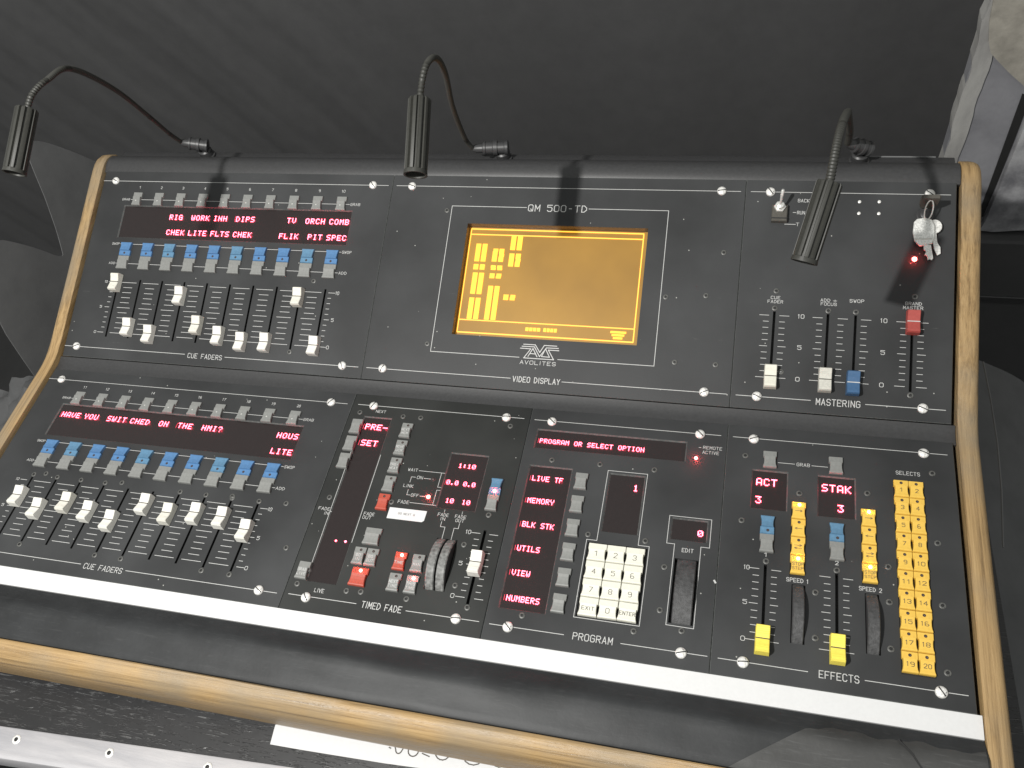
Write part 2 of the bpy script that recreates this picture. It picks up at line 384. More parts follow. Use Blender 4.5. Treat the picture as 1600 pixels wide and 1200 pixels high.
GLOW = {}
def glow(parent, loc, watts, col, rad=0.0004):
    key = (watts, col, rad)
    if key not in GLOW:
        l = bpy.data.lights.new('glow', 'POINT'); l.energy = watts; l.color = col; l.shadow_soft_size = rad; l.specular_factor = 0.0; GLOW[key] = l
    o = bpy.data.objects.new('glow', GLOW[key]); COL.objects.link(o); o.parent = parent; o.location = [c * S for c in loc]
class Panel:
    def __init__(s, name, plane, u0, u1, v0, v1, mat='panel'):
        s.name, s.u0, s.u1, s.v0, s.v1, s.mat = name, u0, u1, v0, v1, mat
        s.uc = (u0 + u1) / 2; s.plane = plane; s.holes = []; s.t = MB(); s.gaps = []
        o, th = PL[plane]
        s.obj = bpy.data.objects.new(name, None)
        s.loc = o + Vector((s.uc, 0, 0)); s.th = th
        s.kids = []; s.glows = []
    def hole(s, u0, u1, v0, v1, dp, floor, wall, ch=0.0): s.holes.append((u0 - s.uc, u1 - s.uc, -v1, -v0, dp, floor, wall, ch))
    def line(s, u0, v0, u1, v1, wd=0.55): ribbon(s.t, [(u0 - s.uc, -v0), (u1 - s.uc, -v1)], wd, 'ink', lambda y: 0.12)
    def path(s, pts, wd=0.5): ribbon(s.t, [(u - s.uc, -v) for u, v in pts], wd, 'ink', lambda y: 0.12)
    def text(s, st, u0, u1, v, h, wd=0.5, slant=0.0): text(s.t, st, u0 - s.uc, u1 - s.uc, -v, h, wd, slant=slant)
    def add(s, name, me, u, v, h=0.0, rz=0.0):
        if name in ('push_button', 'fader_knob', 'keypad_key', 'select_key'): rz = random.gauss(0, .007)
        s.kids.append((name, me, (u - s.uc, -v, h), rz))
        if 'lit_at' in me: s.glows.append(((u - s.uc + me['lit_at'][0], -v + me['lit_at'][1], me['lit_at'][2]), me['watts'], tuple(me['glow_col']), .0004))
    def finish(s):
        mb = MB(); holes_plate(mb, s.u0 - s.uc, s.u1 - s.uc, -s.v1, -s.v0, s.holes, s.mat)
        bpy.data.objects.remove(s.obj)
        s.obj = bpy.data.objects.new(s.name, mb.mesh(s.name)); COL.objects.link(s.obj)
        s.obj.parent = root; s.obj.location = (s.loc - ROOT) * S; s.obj.rotation_euler = (s.th, 0, 0)
        if s.t.f: tag(link('lettering', s.t.mesh('lettering'), s.obj), kind='stuff')
        for name, me, loc, rz in s.kids:
            k_ = link(name, me, s.obj, loc, (0, 0, rz))
            if name in ('display_characters', 'screen_graphics'): k_['kind'] = 'stuff'
        for g in s.glows: glow(s.obj, *g)
        return s.obj

# ------------------------------------------------------------------ shared small parts
CACHE = {}
def cached(key, fn):
    if key not in CACHE: CACHE[key] = fn()
    return CACHE[key]
def screw_mesh(var=0):
    def f():
        mb = MB(); rr = 4.45
        prof = [(rr, 0.0), (rr, 1.0), (rr * .93, 1.7), (rr * .72, 2.35), (rr * .45, 2.7), (rr * .16, 2.85)]
        mb.lathe(prof, 'zinc', 28)
        mb.box(-rr * .86, rr * .86, -0.42, 0.42, 1.2, 2.93, 'recess')
        if var:
            mb.disc(1.6, 1.4, 2.55, .9, 'dull_screw', 7); mb.disc(-1.8, -1.5, 2.45, .7, 'dull_screw', 6)
        return mb.mesh('mounting_screw', True)
    return cached(('screw', var), f)
def dead_screw():
    def f():
        mb = MB(); mb.lathe([(2.7, 0), (2.6, .35), (2.1, .6), (1.25, .6)], 'dull_screw', 16, cap=False)
        mb.lathe([(1.25, .6), (1.1, .12)], 'recess', 6)
        return mb.mesh('socket_screw', True)
    return cached('dead', f)
def led_mesh(r, lit, mat='led_red'):
    def f():
        mb = MB(); m_ = mat if lit else 'led_off'
        mb.lathe([(r * 1.25, 0), (r * 1.25, .35), (r, .4)], 'black', 16, cap=False)
        mb.lathe([(r, .3), (r * .96, r * .4), (r * .7, r * .75), (r * .3, r * .95)], m_, 14)
        me = mb.mesh('indicator_lamp', True)
        if lit: me['lit_at'] = (0.0, 0.0, r + 1.2); me['watts'] = 0.0075; me['glow_col'] = (1.0, .05, .05)
        return me
    return cached(('led', r, lit, mat), f)

def key_profile(l, strip=0.37, hb=2.4):
    """(y, inset, height) stations of a rocker cap, from its far edge to its near edge"""
    t = [(0.0, 0.0, 1.4), (0.03, 0.0, hb), (strip - .01, 0.0, hb), (strip + .01, 0.85, hb + 1.6), (0.52, 0.95, hb + 1.15),
         (0.68, 0.9, hb + .8), (0.82, 0.6, hb + .7), (0.92, 0.12, hb + .75), (0.975, 0.0, hb + .55), (1.0, 0.0, hb - .5)]
    return [(l / 2 - a * l, b_, c) for a, b_, c in t]
def key_mesh(name, w_, l, mat, led=None, legend=(), legmat='ink', size=2.3, flip=False, extra=None, ledmat='led_red', strip=0.37, wd=0.36, lx=0.0):
    key = ('key', name, w_, l, mat, led, tuple(legend), flip, ledmat, size, extra)
    def f():
        mb = MB(); P = key_profile(l, strip); sg = -1 if flip else 1
        rows = []
        for y, ins, h in P:
            hw = w_ / 2 - ins; y = y * sg
            rows.append([(-hw, y, -0.4), (-hw, y, h - .35), (-hw + .35, y, h), (hw - .35, y, h), (hw, y, h - .35), (hw, y, -0.4)])
        if flip: rows = [list(reversed(r)) for r in rows]
        mb.grid(rows, mat, False, True, True)
        def hf(y):
            y = y * sg
            for (ya, _, ha), (yb, _, hb_) in zip(P, P[1:]):
                if ya >= y >= yb: return ha + (hb_ - ha) * (ya - y) / (ya - yb + 1e-9) + 0.13
            return 2.6
        ly = (l / 2 - strip * l * .5) * sg
        if led == 'off':
            mb.disc(lx, ly, 2.52, 1.25, 'led_off', 14); mb.disc(lx + .15, ly - .1, 2.58, .42, 'dull_screw', 8)
        elif led == 'lit': mb.lathe([(1.55, 2.3), (1.5, 2.8), (1.1, 3.25), (.5, 3.4)], ledmat, 14, (lx, ly))
        elif led == 'pale':
            yy = (l / 2 - .66 * l) * sg; mb.disc(-.3, yy, hf(yy), .85, 'lens_pale', 10)
        a0 = l / 2 - (strip + .05) * l; a1 = -l / 2 + .1 * l
        n = len(legend)
        for i, s_ in enumerate(legend):
            yc = a0 + (a1 - a0) * ((i + .5) / n) if n > 1 else a0 + (a1 - a0) * .42
            if n == 2: yc = a0 + (a1 - a0) * (.2 if i == 0 else .66)
            wd_ = min(w_ - 3.0, size * .72 * (len(s_) + (len(s_) - 1) * .34))
            text(mb, s_, -wd_ / 2, wd_ / 2, yc, size, wd, legmat, hf)
        if extra:
            for pts in extra: ribbon(mb, pts, wd, legmat, hf)
        me = mb.mesh(name)
        if led == 'lit':
            am = ledmat == 'led_amber'; me['lit_at'] = (lx, ly, 4.6); me['watts'] = .0026 if am else .0052; me['glow_col'] = (1.0, .30, .08) if am else (1.0, .07, .06)
        return me
    return cached(key, f)
def double_mesh(w_, l, ca, cb, led='off'):
    """blue cap over grey cap of one flash switch"""
    up = key_mesh('push_button', w_, l, ca, led, flip=True); return up
def knob_mesh(mat, linemat='ink_dark', w_=11.0, l=20.5, h=9.6, ridges=False):
    key = ('knob', mat, linemat, w_, l, ridges)
    def f():
        mb = MB()
        P = [(l / 2, 0.6), (l / 2 - .3, h * .82), (l / 2 - 1.3, h), (l * .36, h * .965), (l * .2, h * .83), (.45, h * .73), (.4, h * .66), (-.4, h * .66), (-.45, h * .73),
             (-l * .2, h * .84), (-l * .36, h * .97), (-l / 2 + 1.2, h), (-l / 2 + .2, h * .8), (-l / 2 - .3, 0.6)]
        rows = []
        for y, z in P:
            a = w_ / 2; t = w_ / 2 - .45 * z / h
            rows.append([(-a, y, 0.6), (-t, y, z - .5), (-t + .5, y, z), (t - .5, y, z), (t, y, z - .5), (a, y, 0.6)])
        mb.grid(rows, mat, False, True, True)
        mb.box(-w_ / 2 + .35, w_ / 2 - .35, -.42, .42, h * .6, h * .735, linemat)
        if ridges:
            for yy in (l * .17, l * .24, l * .31, l * .38, -l * .3, -l * .37):
                zz = h * (.83 + (abs(yy) - l * .2) / (l * .16) * .13) if abs(yy) > l * .2 else h * .80
                mb.box(-w_ / 2 + .9, w_ / 2 - .9, yy - .16, yy + .16, zz - .4, zz + .22, mat)
        mb.box(-.8, .8, -3, 3, -3, 0.7, 'recess')
        return mb.mesh('fader_knob')
    return cached(key, f)
def wheel_mesh(w_, chord, hgt, mat, side='black'):
    def f():
        mb = MB(); r = (hgt * hgt + (chord / 2) ** 2) / (2 * hgt); n = 96; prof = [(-w_ / 2, r - 1.0), (-w_ / 2 + .8, r), (w_ / 2 - .8, r), (w_ / 2, r - 1.0)]
        rows = []
        for x, rr in prof: rows.append([(x, rr * math.cos(6.28318 * k / n), hgt - r + rr * math.sin(6.28318 * k / n)) for k in range(n)])
        mb.grid(rows, mat, True)
        for x in (-w_ / 2, w_ / 2): mb.face([(x, (r - 1) * math.cos(6.28318 * k / n), hgt - r + (r - 1) * math.sin(6.28318 * k / n)) for k in range(n)], side)
        return mb.mesh('thumb_wheel', True)
    return cached(('wheel', w_, chord, hgt, mat), f)

def frame_lines(p, u0, u1, gap_b=None):
    for v, g in ((-125.0, None), (78.4, gap_b)):
        if g is None: p.line(u0, v, u1, v)
        else: p.line(u0, v, g[0], v); p.line(g[1], v, u1, v)
def screws(p, pts):
    for k, (u, v, var) in enumerate(pts): p.add('mounting_screw', screw_mesh(var), u, v, 0, random.uniform(-1.3, 1.3))
def deads(p, pts):
    for u, v in pts: p.add('socket_screw', dead_screw(), u, v, 0, random.random() * 3)
def display(p, u0, u1, v0, v1, rows, bar=()):
    """a smoked window let into the plate with glowing dot characters under it"""
    p.hole(u0, u1, v0, v1, 1.3, 'window', 'edge', 1.0)
    mb = MB()
    for s_, u, v, pitch, cw, h in rows:
        dots(mb, s_, u, -v, pitch, cw, h, 0.9)
        for k, ch in enumerate(s_):
            if ch != ' ': p.glows.append(((u + k * pitch + cw / 2 - p.uc, -v, 1.1), .0010 * (h / 7) ** 2, (1.0, .015, .07), .0012))
    for u, v, h in bar: mb.box(u - .15, u + .15, -v - h / 2, -v + h / 2, 0.5, 0.6, 'segments_dim')
    if mb.f: p.kids.append(('display_characters', mb.mesh('display_characters'), (-p.uc, 0, -1.3), 0))

# ------------------------------------------------------------------ the two cue fader panels
PITCH = 28.86
def cue_panel(plane, first, u1, v0, v1, grooves, rows, r_knob_h):
    p = Panel('cue_fader_panel', plane, -51.5, u1, v0, v1)
    p.line(-52 + .5, -125, 312, -125); p.line(-51, 78.6, 105.7, 78.6); p.line(155.5, 78.6, 312, 78.6)
    p.text('CUE FADERS', 110, 151.8, 79.6, 5.0, .62, 0.5 if plane == 'L' else 0.1)
    screws(p, [(-34.5, -125, 0), (294.3, -125, 0), (-35, 78.4, 0), (294.3, 78.5, 1)])
    for i in range(10):
        u = i * PITCH
        st = str(first + i); wd_ = 1.3 * (len(st) + (.34 if len(st) > 1 else 0))
        p.text(st, u + .8 - wd_ / 2 - .3, u + .8 + wd_ / 2 + .3, -117.3, 2.7, .45)
        p.add('push_button', key_mesh('push_button', 11.4, 16.2, 'grey_key', 'pale'), u + 1.2, -102.2)
        blue = 'blue_key' if (i * 7 + first) % 3 else 'blue_key_faded'
        p.add('push_button', key_mesh('push_button', 14.4, 16.0, blue, 'off', flip=True), u + 1.2, -40.0)
        p.add('push_button', key_mesh('push_button', 14.4, 16.0, 'grey_key', None), u + 1.2, -23.9)
        p.hole(u - 1.15, u + 1.15, -4.0, 65.0, 7, 'recess', 'recess')
        p.add('fader_knob', knob_mesh('cream_aged' if (i * 3 + first) % 4 == 1 else 'cream'), u, grooves[i])
        if i < 9:
            c = u + PITCH / 2
            for k in range(11): L_ = 10 if k in (0, 10) else (8.3 if k == 5 else 5.6); p.line(c - L_, k * 6, c + L_, k * 6, .5)
    for k in range(11):
        L_ = 7.5 if k in (0, 10) else (5.5 if k == 5 else 3.6)
        p.line(9 * PITCH + 4.3, k * 6, 9 * PITCH + 4.3 + L_, k * 6, .5); p.line(-4.6 - L_, k * 6, -4.6, k * 6, .5)
    for st, v in (('10', 0), ('5', 30), ('0', 60)):
        p.text(st, 272.5, 272.5 + (3.6 if st == '10' else 2.6), v, 3.4, .5)
        p.text(st, -17.5 + (0 if st == '10' else .8), -14.2, v, 2.6, .45)
    for v, a, st in ((-101.9, 11, 'GRAB'), (-46.5, 10.5, 'SWOP'), (-22.8, 9.0, 'ADD')):
        p.line(-8.5, v, 270.3, v, .5)
        p.text(st, 271.6, 271.6 + a, v, 2.9, .42); p.text(st, -10.0 - a * .9, -10.0, v, 2.4, .4)
    R_ = []
    for ri, row in enumerate(rows):
        for ci, s_ in enumerate(row):
            if s_.strip(): R_.append((s_, 28.75 * ci - 9.0, (-81.4, -62.9)[ri], 6.2, 4.5, 6.2))
    display(p, -14.6, 273.9, -93.8, -55.4, R_, [(133.2, -81.4, 7)] if plane == 'U' else [(-10.8, -81.4, 7), (133.2, -81.4, 6)])
    return p
pU = cue_panel('U', 1, 316.8, -137.5, 90.5, [1.5, 53, 59.5, 13.2, 45.7, 56, 61, 60, 7.5, 60],
               [['', '', 'RIG ', 'WORK', 'INH ', 'DIPS', '', ' TV ', 'ORCH', 'COMB'], ['', '', 'CHEK', 'LITE', 'FLTS', 'CHEK', '', 'FLIK', ' PIT', 'SPEC']], 9)
deads(pU, [(244, -12.4), (230.8, 67.8)])
pU.finish()
pL = cue_panel('L', 11, 317.8, -138.3, 91.4, [20, 30.7, 20.7, 27.1, 33.6, 12.2, 19, 15.2, 16, 25.8],
               [['HAVE', 'YOU ', 'SWIT', 'CHED', ' ON ', 'THE ', 'HMI?', '', '', 'HOUS'], ['', '', '', '', '', '', '', '', '', 'LITE']], 9)
deads(pL, [(u * PITCH, -7.0) for u in (0, 1, 2, 3, 6, 7, 8, 9)] + [(u * PITCH, 68.2) for u in (1, 4, 5, 8, 9)] + [(13.5, -9.5), (304.7, 35.7), (288, -8), (230, -9), (105, -9.3)])
pL.finish()

# ------------------------------------------------------------------ video display panel
p = Panel('video_display_panel', 'U', 317.2, 687.0, -137.5, 90.5)
p.line(321.9, -125, 682.4, -125); p.line(321.6, 78.5, 475.5, 78.5); p.line(527.6, 78.5, 683.7, 78.5)
p.text('VIDEO DISPLAY', 478.2, 525.4, 78.9, 5.2, .75)
p.text('QM 500-TD', 471.4, 532.2, -102.7, 6.8, .9)
p.path([(469.2, -103), (388.3, -103), (388.3, 56.6), (481.6, 56.6)], .6); p.path([(534.6, -103), (614.7, -103), (614.7, 56.4), (520.9, 56.4)], .6)
for pts in ([(484.8, 42.9), (496.6, 42.9), (502.0, 50.3), (505.8, 42.9), (518.3, 42.9)], [(483.4, 45.1), (495.9, 45.0), (502.2, 54.6), (508.3, 45.3), (520.2, 45.1)],
            [(482.0, 47.2), (492.5, 47.3), (486.4, 56.9), (516.7, 56.9), (510.4, 47.4), (520.9, 47.4)], [(490.6, 55.0), (494.7, 46.8), (499.7, 55.0)], [(492.4, 52.1), (497.6, 52.2)],
            [(507.5, 46.4), (504.2, 54.4), (512.3, 54.6), (507.5, 46.4)]):
    p.path(pts, .8)
p.text('AVOLITES', 483.2, 519.2, 61.3, 3.6, .55)
screws(p, [(339.9, -124.5, 0), (664.5, -125, 0), (339.5, 78.3, 0), (663.3, 78.3, 1)])
deads(p, [(619.6, -13.3), (633.7, 51.3), (657.6, -16.5), (671.7, 51.1), (383.1, -97.7), (671, -61), (383.5, 49)])
p.hole(408.2, 596.3, -83.8, 37.0, 10, None, 'bezel_wall')
u0 = p.uc
mb = MB()
mb.box(407 - u0, 597.5 - u0, -38.2, 85, -12, -10.0, 'screen')
p.kids.append(('display_screen', mb.mesh('display_screen'), (0, 0, 0), 0))
mb = MB()
def bar(a, b_, c, d, mat='screen_lit', z=-9.5): mb.face([(a - u0, -d, z), (b_ - u0, -d, z), (b_ - u0, -c, z), (a - u0, -c, z)], mat)
for a, b_, c, d in ((409.9, 591.8, -82.3, -81.1), (409.9, 591.8, -76.3, -75.2), (409.9, 591.8, 17.6, 18.6), (409.9, 591.8, 31.0, 32.2)): bar(a, b_, c, d, 'screen_line')
bar(409.6, 410.7, -81.1, 31.0, 'screen_line'); bar(590.9, 592.0, -81.1, 31.0, 'screen_line')
def block(ua, v_a, v_b, wob):
    for s0 in (0, 6.9):
        v = v_a; k = 0
        while v < v_b - .6:
            dx = random.choice((0, 0, .35)) if wob else 0
            v2 = min(v + 2.9, v_b)
            bar(ua + s0 + dx, ua + s0 + 5.2 + dx, v, v2 + .02); v = v2
for a in ((417.9, -65.4, -45.9, 0), (436.8, -60.5, -46.3, 1), (454.9, -75.2, -59.7, 0), (455.1, -55.8, -41.6, 1), (418.0, -42.7, -36.8, 0), (436.8, -42.1, -37.1, 1), (436.8, -33.2, -28.0, 1),
          (418.4, -33.4, -10.0, 0), (418.5, -6.0, 17.0, 0), (437.1, -19.6, 16.9, 0), (454.6, -10.9, -5.2, 1)): block(*a)
for k in range(4): bar(482.0 + k * 4, 485.3 + k * 4, 22.7, 26.3); bar(500.6 + k * 3.6, 503.5 + k * 3.6, 22.5, 26.2)
for k in range(3): bar(568.2 + k * 1.6, 583.8 - k * 1.6, 21.3 + k * 3, 23.4 + k * 3)
p.kids.append(('screen_graphics', mb.mesh('screen_graphics'), (0, 0, 0), 0))
p.finish()

# ------------------------------------------------------------------ mastering panel
p = Panel('mastering_panel', 'U', 687.4, 875.5, -137.5, 90.5)
p.line(692.3, -125, 870.5, -125); p.line(692.3, 78.6, 757.9, 78.6); p.line(804.9, 78.6, 870.5, 78.6)
p.text('MASTERING', 763, 800.2, 79.2, 5.6, .75)
screws(p, [(710.6, -124.9, 1), (852.7, -125.6, 0), (710.9, 78.6, 1), (852.1, 78.5, 1)])
p.text('CUE', 717.6, 725.8, -17.8, 2.7, .45); p.text('FADER', 714.9, 728.5, -13.8, 2.7, .45)
p.text('ADD', 762.0, 770.2, -17.5, 2.7, .45); p.text('+', 773.0, 776.2, -17.2, 2.9, .45); p.text('FOCUS', 762.4, 776.1, -13.8, 2.7, .45)
p.text('SWOP', 787.5, 799.7, -18.0, 2.9, .5); p.text('GRAND', 835.0, 848.6, -18.0, 2.8, .45); p.text('MASTER', 833.3, 849.8, -14.0, 2.8, .45)
for u, n in ((745.6, ''), (817.4, '')):
    for st, v in (('10', -.5), ('5', 29.6), ('0', 59.7)): w2 = 2.6 if st == '10' else 1.6; p.text(st, u - w2, u + w2, v, 3.7, .6)
for u, mat, lm, g, rd in ((721.6, 'white_key', 'ink_dark', 59.6, False), (769.2, 'cream_grey', 'ink_dark', 59.4, True), (793.2, 'blue_cap', 'ink', 60.5, False), (841.4, 'red_cap', 'ink', .6, False)):
    p.hole(u - 1.2, u + 1.2, -4.2, 64.2, 7, 'recess', 'recess')
    p.add('fader_knob', knob_mesh(mat, lm, 11.4, 22, 9.2, rd), u, g)
    deads(p, [(u, -7.4)] + ([(u + .2, 67.4)] if u > 830 else []))
    for k in range(11):
        a, b_ = (4.9, 13.2) if k in (0, 10) else ((4.9, 11.6) if k == 5 else (4.9, 9.6))
        if u != 793.2: p.line(u - b_, k * 6 - .2, u - a, k * 6 - .2, .5)
        if u != 769.2: p.line(u + a, k * 6 - .2, u + b_, k * 6 - .2, .5)
        else: p.line(u + a + 3.9, k * 6 - .2, u + b_ + (3.9), k * 6 - .2, .5)
deads(p, [(722, -24.4), (842.8, -24.7), (730.7, 53.7)])
p.text('BACK', 736.5, 746.8, -116.5, 3.1, .5); p.text('RUN', 736.4, 743.2, -104.1, 3.1, .5); p.line(732.6, -104.2, 735.2, -104.2); p.line(725.5, -92.0, 735.4, -92.0); p.text('T', 735.9, 738.6, -92.0, 3.1, .45)
def toggle():
    mb = MB(); mb.box(-7.2, 7.2, -15.5, 1.5, 0, 5.5, 'dark_plastic', .8); mb.box(-7.2, 7.2, -13.2, -12.0, 5.4, 5.7, 'recess')
    mb.lathe([(5.6, 5.3), (5.6, 7.4), (4.9, 8.0), (3.7, 8.0)], 'chrome', 6, (0, -1.5)); mb.lathe([(3.7, 7.9), (3.6, 11.5), (2.6, 12.2)], 'chrome', 16, (0, -1.5))
    mb.tube([(0, -1.5, 11.5), (.4, 2.5, 17.5), (1.0, 7.0, 23.5), (1.1, 7.8, 24.5)], [1.0, 1.35, 1.7, 1.2], 'chrome', 10)
    return mb.mesh('toggle_switch', True)
p.add('toggle_switch', toggle(), 720.0, -108.5)
def stud():
    mb = MB(); mb.lathe([(1.6, 0), (1.5, .7), (.8, 1.1)], 'zinc', 10); return mb.mesh('panel_stud', True)
st_me = stud()
for u, v in ((791.8, -116.4), (809.2, -116.8), (791.7, -104.7), (809.2, -104.9)): p.add('panel_stud', st_me, u, v)
p.add('indicator_lamp', led_mesh(2.2, True), 841.3, -60.8)
def lock():
    mb = MB(); mb.lathe([(7.5, 0), (7.5, 1.5), (6.6, 2.2), (4.6, 2.2), (4.4, 3.4), (3.8, 3.8)], 'black', 24); mb.box(-.6, .6, -3.4, 3.4, 3.6, 3.9, 'recess')
    return mb.mesh('key_lock', True)
p.add('key_lock', lock(), 848.9, -104.0)
p.finish()

# ------------------------------------------------------------------ timed fade panel
p = Panel('timed_fade_panel', 'L', 318.3, 503.0, -138.3, 91.4, 'panel_dark')
p.line(324.1, -125.4, 497.1, -125.4); p.line(323.3, 77.6, 387.9, 77.6); p.line(434.0, 77.4, 498.9, 77.4)
p.text('TIMED FADE', 393.4, 429.8, 77.3, 5.4, .7, .4); p.text('NEXT', 345.6, 355.8, -119.2, 2.9, .42, .4); p.text('LIVE', 346.2, 355.0, 70.9, 3.3, .5, .5)
screws(p, [(341.2, -125, 0), (479.8, -124.7, 1), (340.7, 78.6, 0), (479, 78, 0)])
deads(p, [(328.8, -116.2), (375.4, -115.7), (393.9, -116.0), (327.8, 67.5), (375.5, 67.6), (388.9, 66.6), (485.4, -20.2), (431.5, 67.1), (485.5, -115.5), (469.7, 11.0), (471.0, 49.3), (329.0, -19.6), (391, -22), (486.3, 67)])
display(p, 335.6, 363.6, -111.6, 62.9, [('PRE-', 339.6, -100.9, 6.2, 4.9, 6.4), ('SET', 340.8, -82.3, 6.2, 4.9, 6.4)], [(337.4, -100.9, 6), (338.6, -82.3, 6)])
p.line(334.2, -70.5, 334.6, 54.8, .45); p.line(365.4, -70.1, 365.6, 22.3, .5)
mb = MB(); mb.disc(349.7 - p.uc, -22.4, -.6, 1.0, 'segments', 10); mb.disc(359.1 - p.uc, -22.0, -.6, 1.1, 'segments', 10); p.kids.append(('display_characters', mb.mesh('display_characters'), (0, 0, 0), 0))
for v, lg in ((-99.0, ('',)), (-79.2, ('',)), (-59.4, ('',))): p.add('push_button', key_mesh('push_button', 11.0, 16.6, 'grey_key', None), 330.7, v)
for v, lg in ((-99.3, ('NEXT', 'MEM')), (-79.6, ('MOVE', 'UCR')), (-59.8, ('PRE-', 'HEAT')), (-39.8, ())): p.add('push_button', key_mesh('push_button', 11.0, 16.6, 'grey_key', 'off', lg, lx=.8), 383.7, v)
p.add('push_button', key_mesh('push_button', 11.0, 16.6, 'red_key', 'off'), 383.4, -20.6)
p.text('WAIT', 397.6, 407.0, -57.7, 2.9, .42, .4); p.line(408.5, -57.5, 434.2, -57.5, .45); p.path([(431, -57.5), (431, -42.3), (434.4, -42.3)], .45)
p.path([(434.3, -39.2), (431, -39.2), (431, -23.6)], .45); p.line(408.7, -23.6, 434.3, -23.6, .45); p.text('FADE', 397.2, 407.8, -23.5, 3.0, .42, .4)
p.path([(406.9, -50.2), (402.9, -50.2), (402.9, -44.4)], .45); p.text('ON', 408.6, 414.0, -50.3, 3.0, .42, .4); p.line(415.4, -50, 422.1, -50, .45)
p.text('LINK', 397.8, 407.4, -40.5, 3.0, .42, .4); p.text('OFF', 407.9, 415.0, -31.4, 3.0, .42, .4); p.line(416.4, -31.3, 421.8, -31.3, .45); p.path([(403.5, -36.6), (403.5, -31.2), (406.8, -31.2)], .45)
p.add('indicator_lamp', led_mesh(1.9, False), 424.9, -50.1); p.add('indicator_lamp', led_mesh(1.9, True), 424.9, -31.3)
display(p, 435.4, 471.4, -79.8, -22.6, [('1:10', 445.2, -67.6, 4.4, 3.5, 4.6), ('0.0', 437.9, -49.1, 4.1, 3.3, 4.7), ('0.0', 454.4, -48.9, 4.1, 3.3, 4.7), ('10', 441.8, -30.3, 4.3, 3.4, 4.7), ('10', 457.6, -30.3, 4.3, 3.4, 4.7)], [(436.8, -49, 5)])
p.add('push_button', key_mesh('push_button', 10.8, 16.3, 'blue_key_faded', 'lit', flip=True), 486.2, -48.6); p.add('push_button', key_mesh('push_button', 10.8, 16.3, 'grey_key', None), 486.2, -32.2)
for st, a, b_, v in (('FADE', 438.6, 448.6, -15.2), ('IN', 442.0, 446.2, -11.2), ('FADE', 455.1, 465.2, -15.2), ('OUT', 456.5, 464.2, -11.3)): p.text(st, a, b_, v, 2.9, .42, .3)
p.path([(443.9, -8.4), (443.9, -3.4), (448.3, -3.4), (448.3, 8.1)], .45); p.path([(460.8, -8.6), (460.8, -3.4), (456.9, -3.4), (456.9, 8.1)], .45)
p.line(443.9, -20.4, 443.9, -17.6, .4); p.line(460.8, -20.4, 460.8, -17.6, .4)
mb = MB()
mb.ext([(391.2 - p.uc, 5.4), (425.4 - p.uc, 5.4), (427.2 - p.uc, 7.0), (427.6 - p.uc, 16.7), (391.2 - p.uc, 16.6)], .1, .4, 'paper')
text(mb, 'GO NEXT Q', 401 - p.uc, 417 - p.uc, 11.4, 1.9, .26, 'ink_dark', lambda y: .5)
p.kids.append(('sticker', mb.mesh('sticker'), (0, 0, 0), 0))
p.text('FADE', 322.2, 333.6, -7.5, 2.9, .42, .4); p.text('IN', 329.6, 333.6, -3.1, 2.9, .42, .4); p.line(334.6, -5.3, 336.0, -5.3, .45)
p.text('FADE', 368.2, 378.5, -7.4, 2.9, .42, .4); p.text('OUT', 368.1, 376.3, -3.6, 2.9, .42, .4)
p.add('push_button', key_mesh('push_button', 15.4, 16.6, 'grey_key', None), 383.8, 14.6)
p.add('push_button', key_mesh('push_button', 10.9, 16.6, 'grey_key', 'off', ('GO', 'IN'), lx=.6), 377.3, 34.4); p.add('push_button', key_mesh('push_button', 10.9, 16.6, 'grey_key', 'off', ('GO', 'OUT'), lx=.6), 389.3, 34.4)
p.add('push_button', key_mesh('push_button', 15.4, 17.2, 'red_key', 'lit', lx=.4), 383.2, 53.8)
p.add('push_button', key_mesh('push_button', 11.2, 16.6, 'grey_key', None, ('GRAB', 'LIVE')), 329.6, 54.8)
p.add('push_button', key_mesh('push_button', 11.0, 17.0, 'red_key', 'lit', ('TIME',), lx=.8), 416.3, 34.5); p.add('push_button', key_mesh('push_button', 11.0, 16.6, 'grey_key', 'off', ('MAN',), lx=.8), 433.0, 34.3)
p.add('push_button', key_mesh('push_button', 11.0, 16.8, 'grey_key', 'off', ('NEXT', 'TIME'), lx=.8), 416.7, 54.3); p.add('push_button', key_mesh('push_button', 11.0, 16.8, 'grey_key', 'lit', ('THIS', 'TIME'), lx=.8), 432.8, 54.2)
p.hole(444.0, 463.0, 7.6, 56.2, 8, 'recess', 'recess')
for u in (448.6, 458.1): p.add('thumb_wheel', wheel_mesh(7.9, 47.4, 12.0, 'rubber_worn'), u, 31.8)
p.hole(484.4, 487.0, -5, 64, 7, 'recess', 'recess'); p.add('fader_knob', knob_mesh('cream', 'ink_dark', 10.8, 21.5, 10, True), 485.6, 28.2)
for k in range(11):
    L_ = 7.9 if k in (0, 10) else 4.2
    if k == 5: L_ = 5.5
    p.line(481.7 - L_, k * 6 - 1.4, 481.7, k * 6 - 1.4, .5); p.line(490.6, k * 6 - 1.4, 490.6 + L_ * .95, k * 6 - 1.4, .5)
for st, v in (('10', -1.6), ('5', 28.5), ('0', 58.4)): w2 = 2.2 if st == '10' else 1.5; p.text(st, 470.9 - w2, 470.9 + w2, v, 3.5, .5, .2)
p.finish()

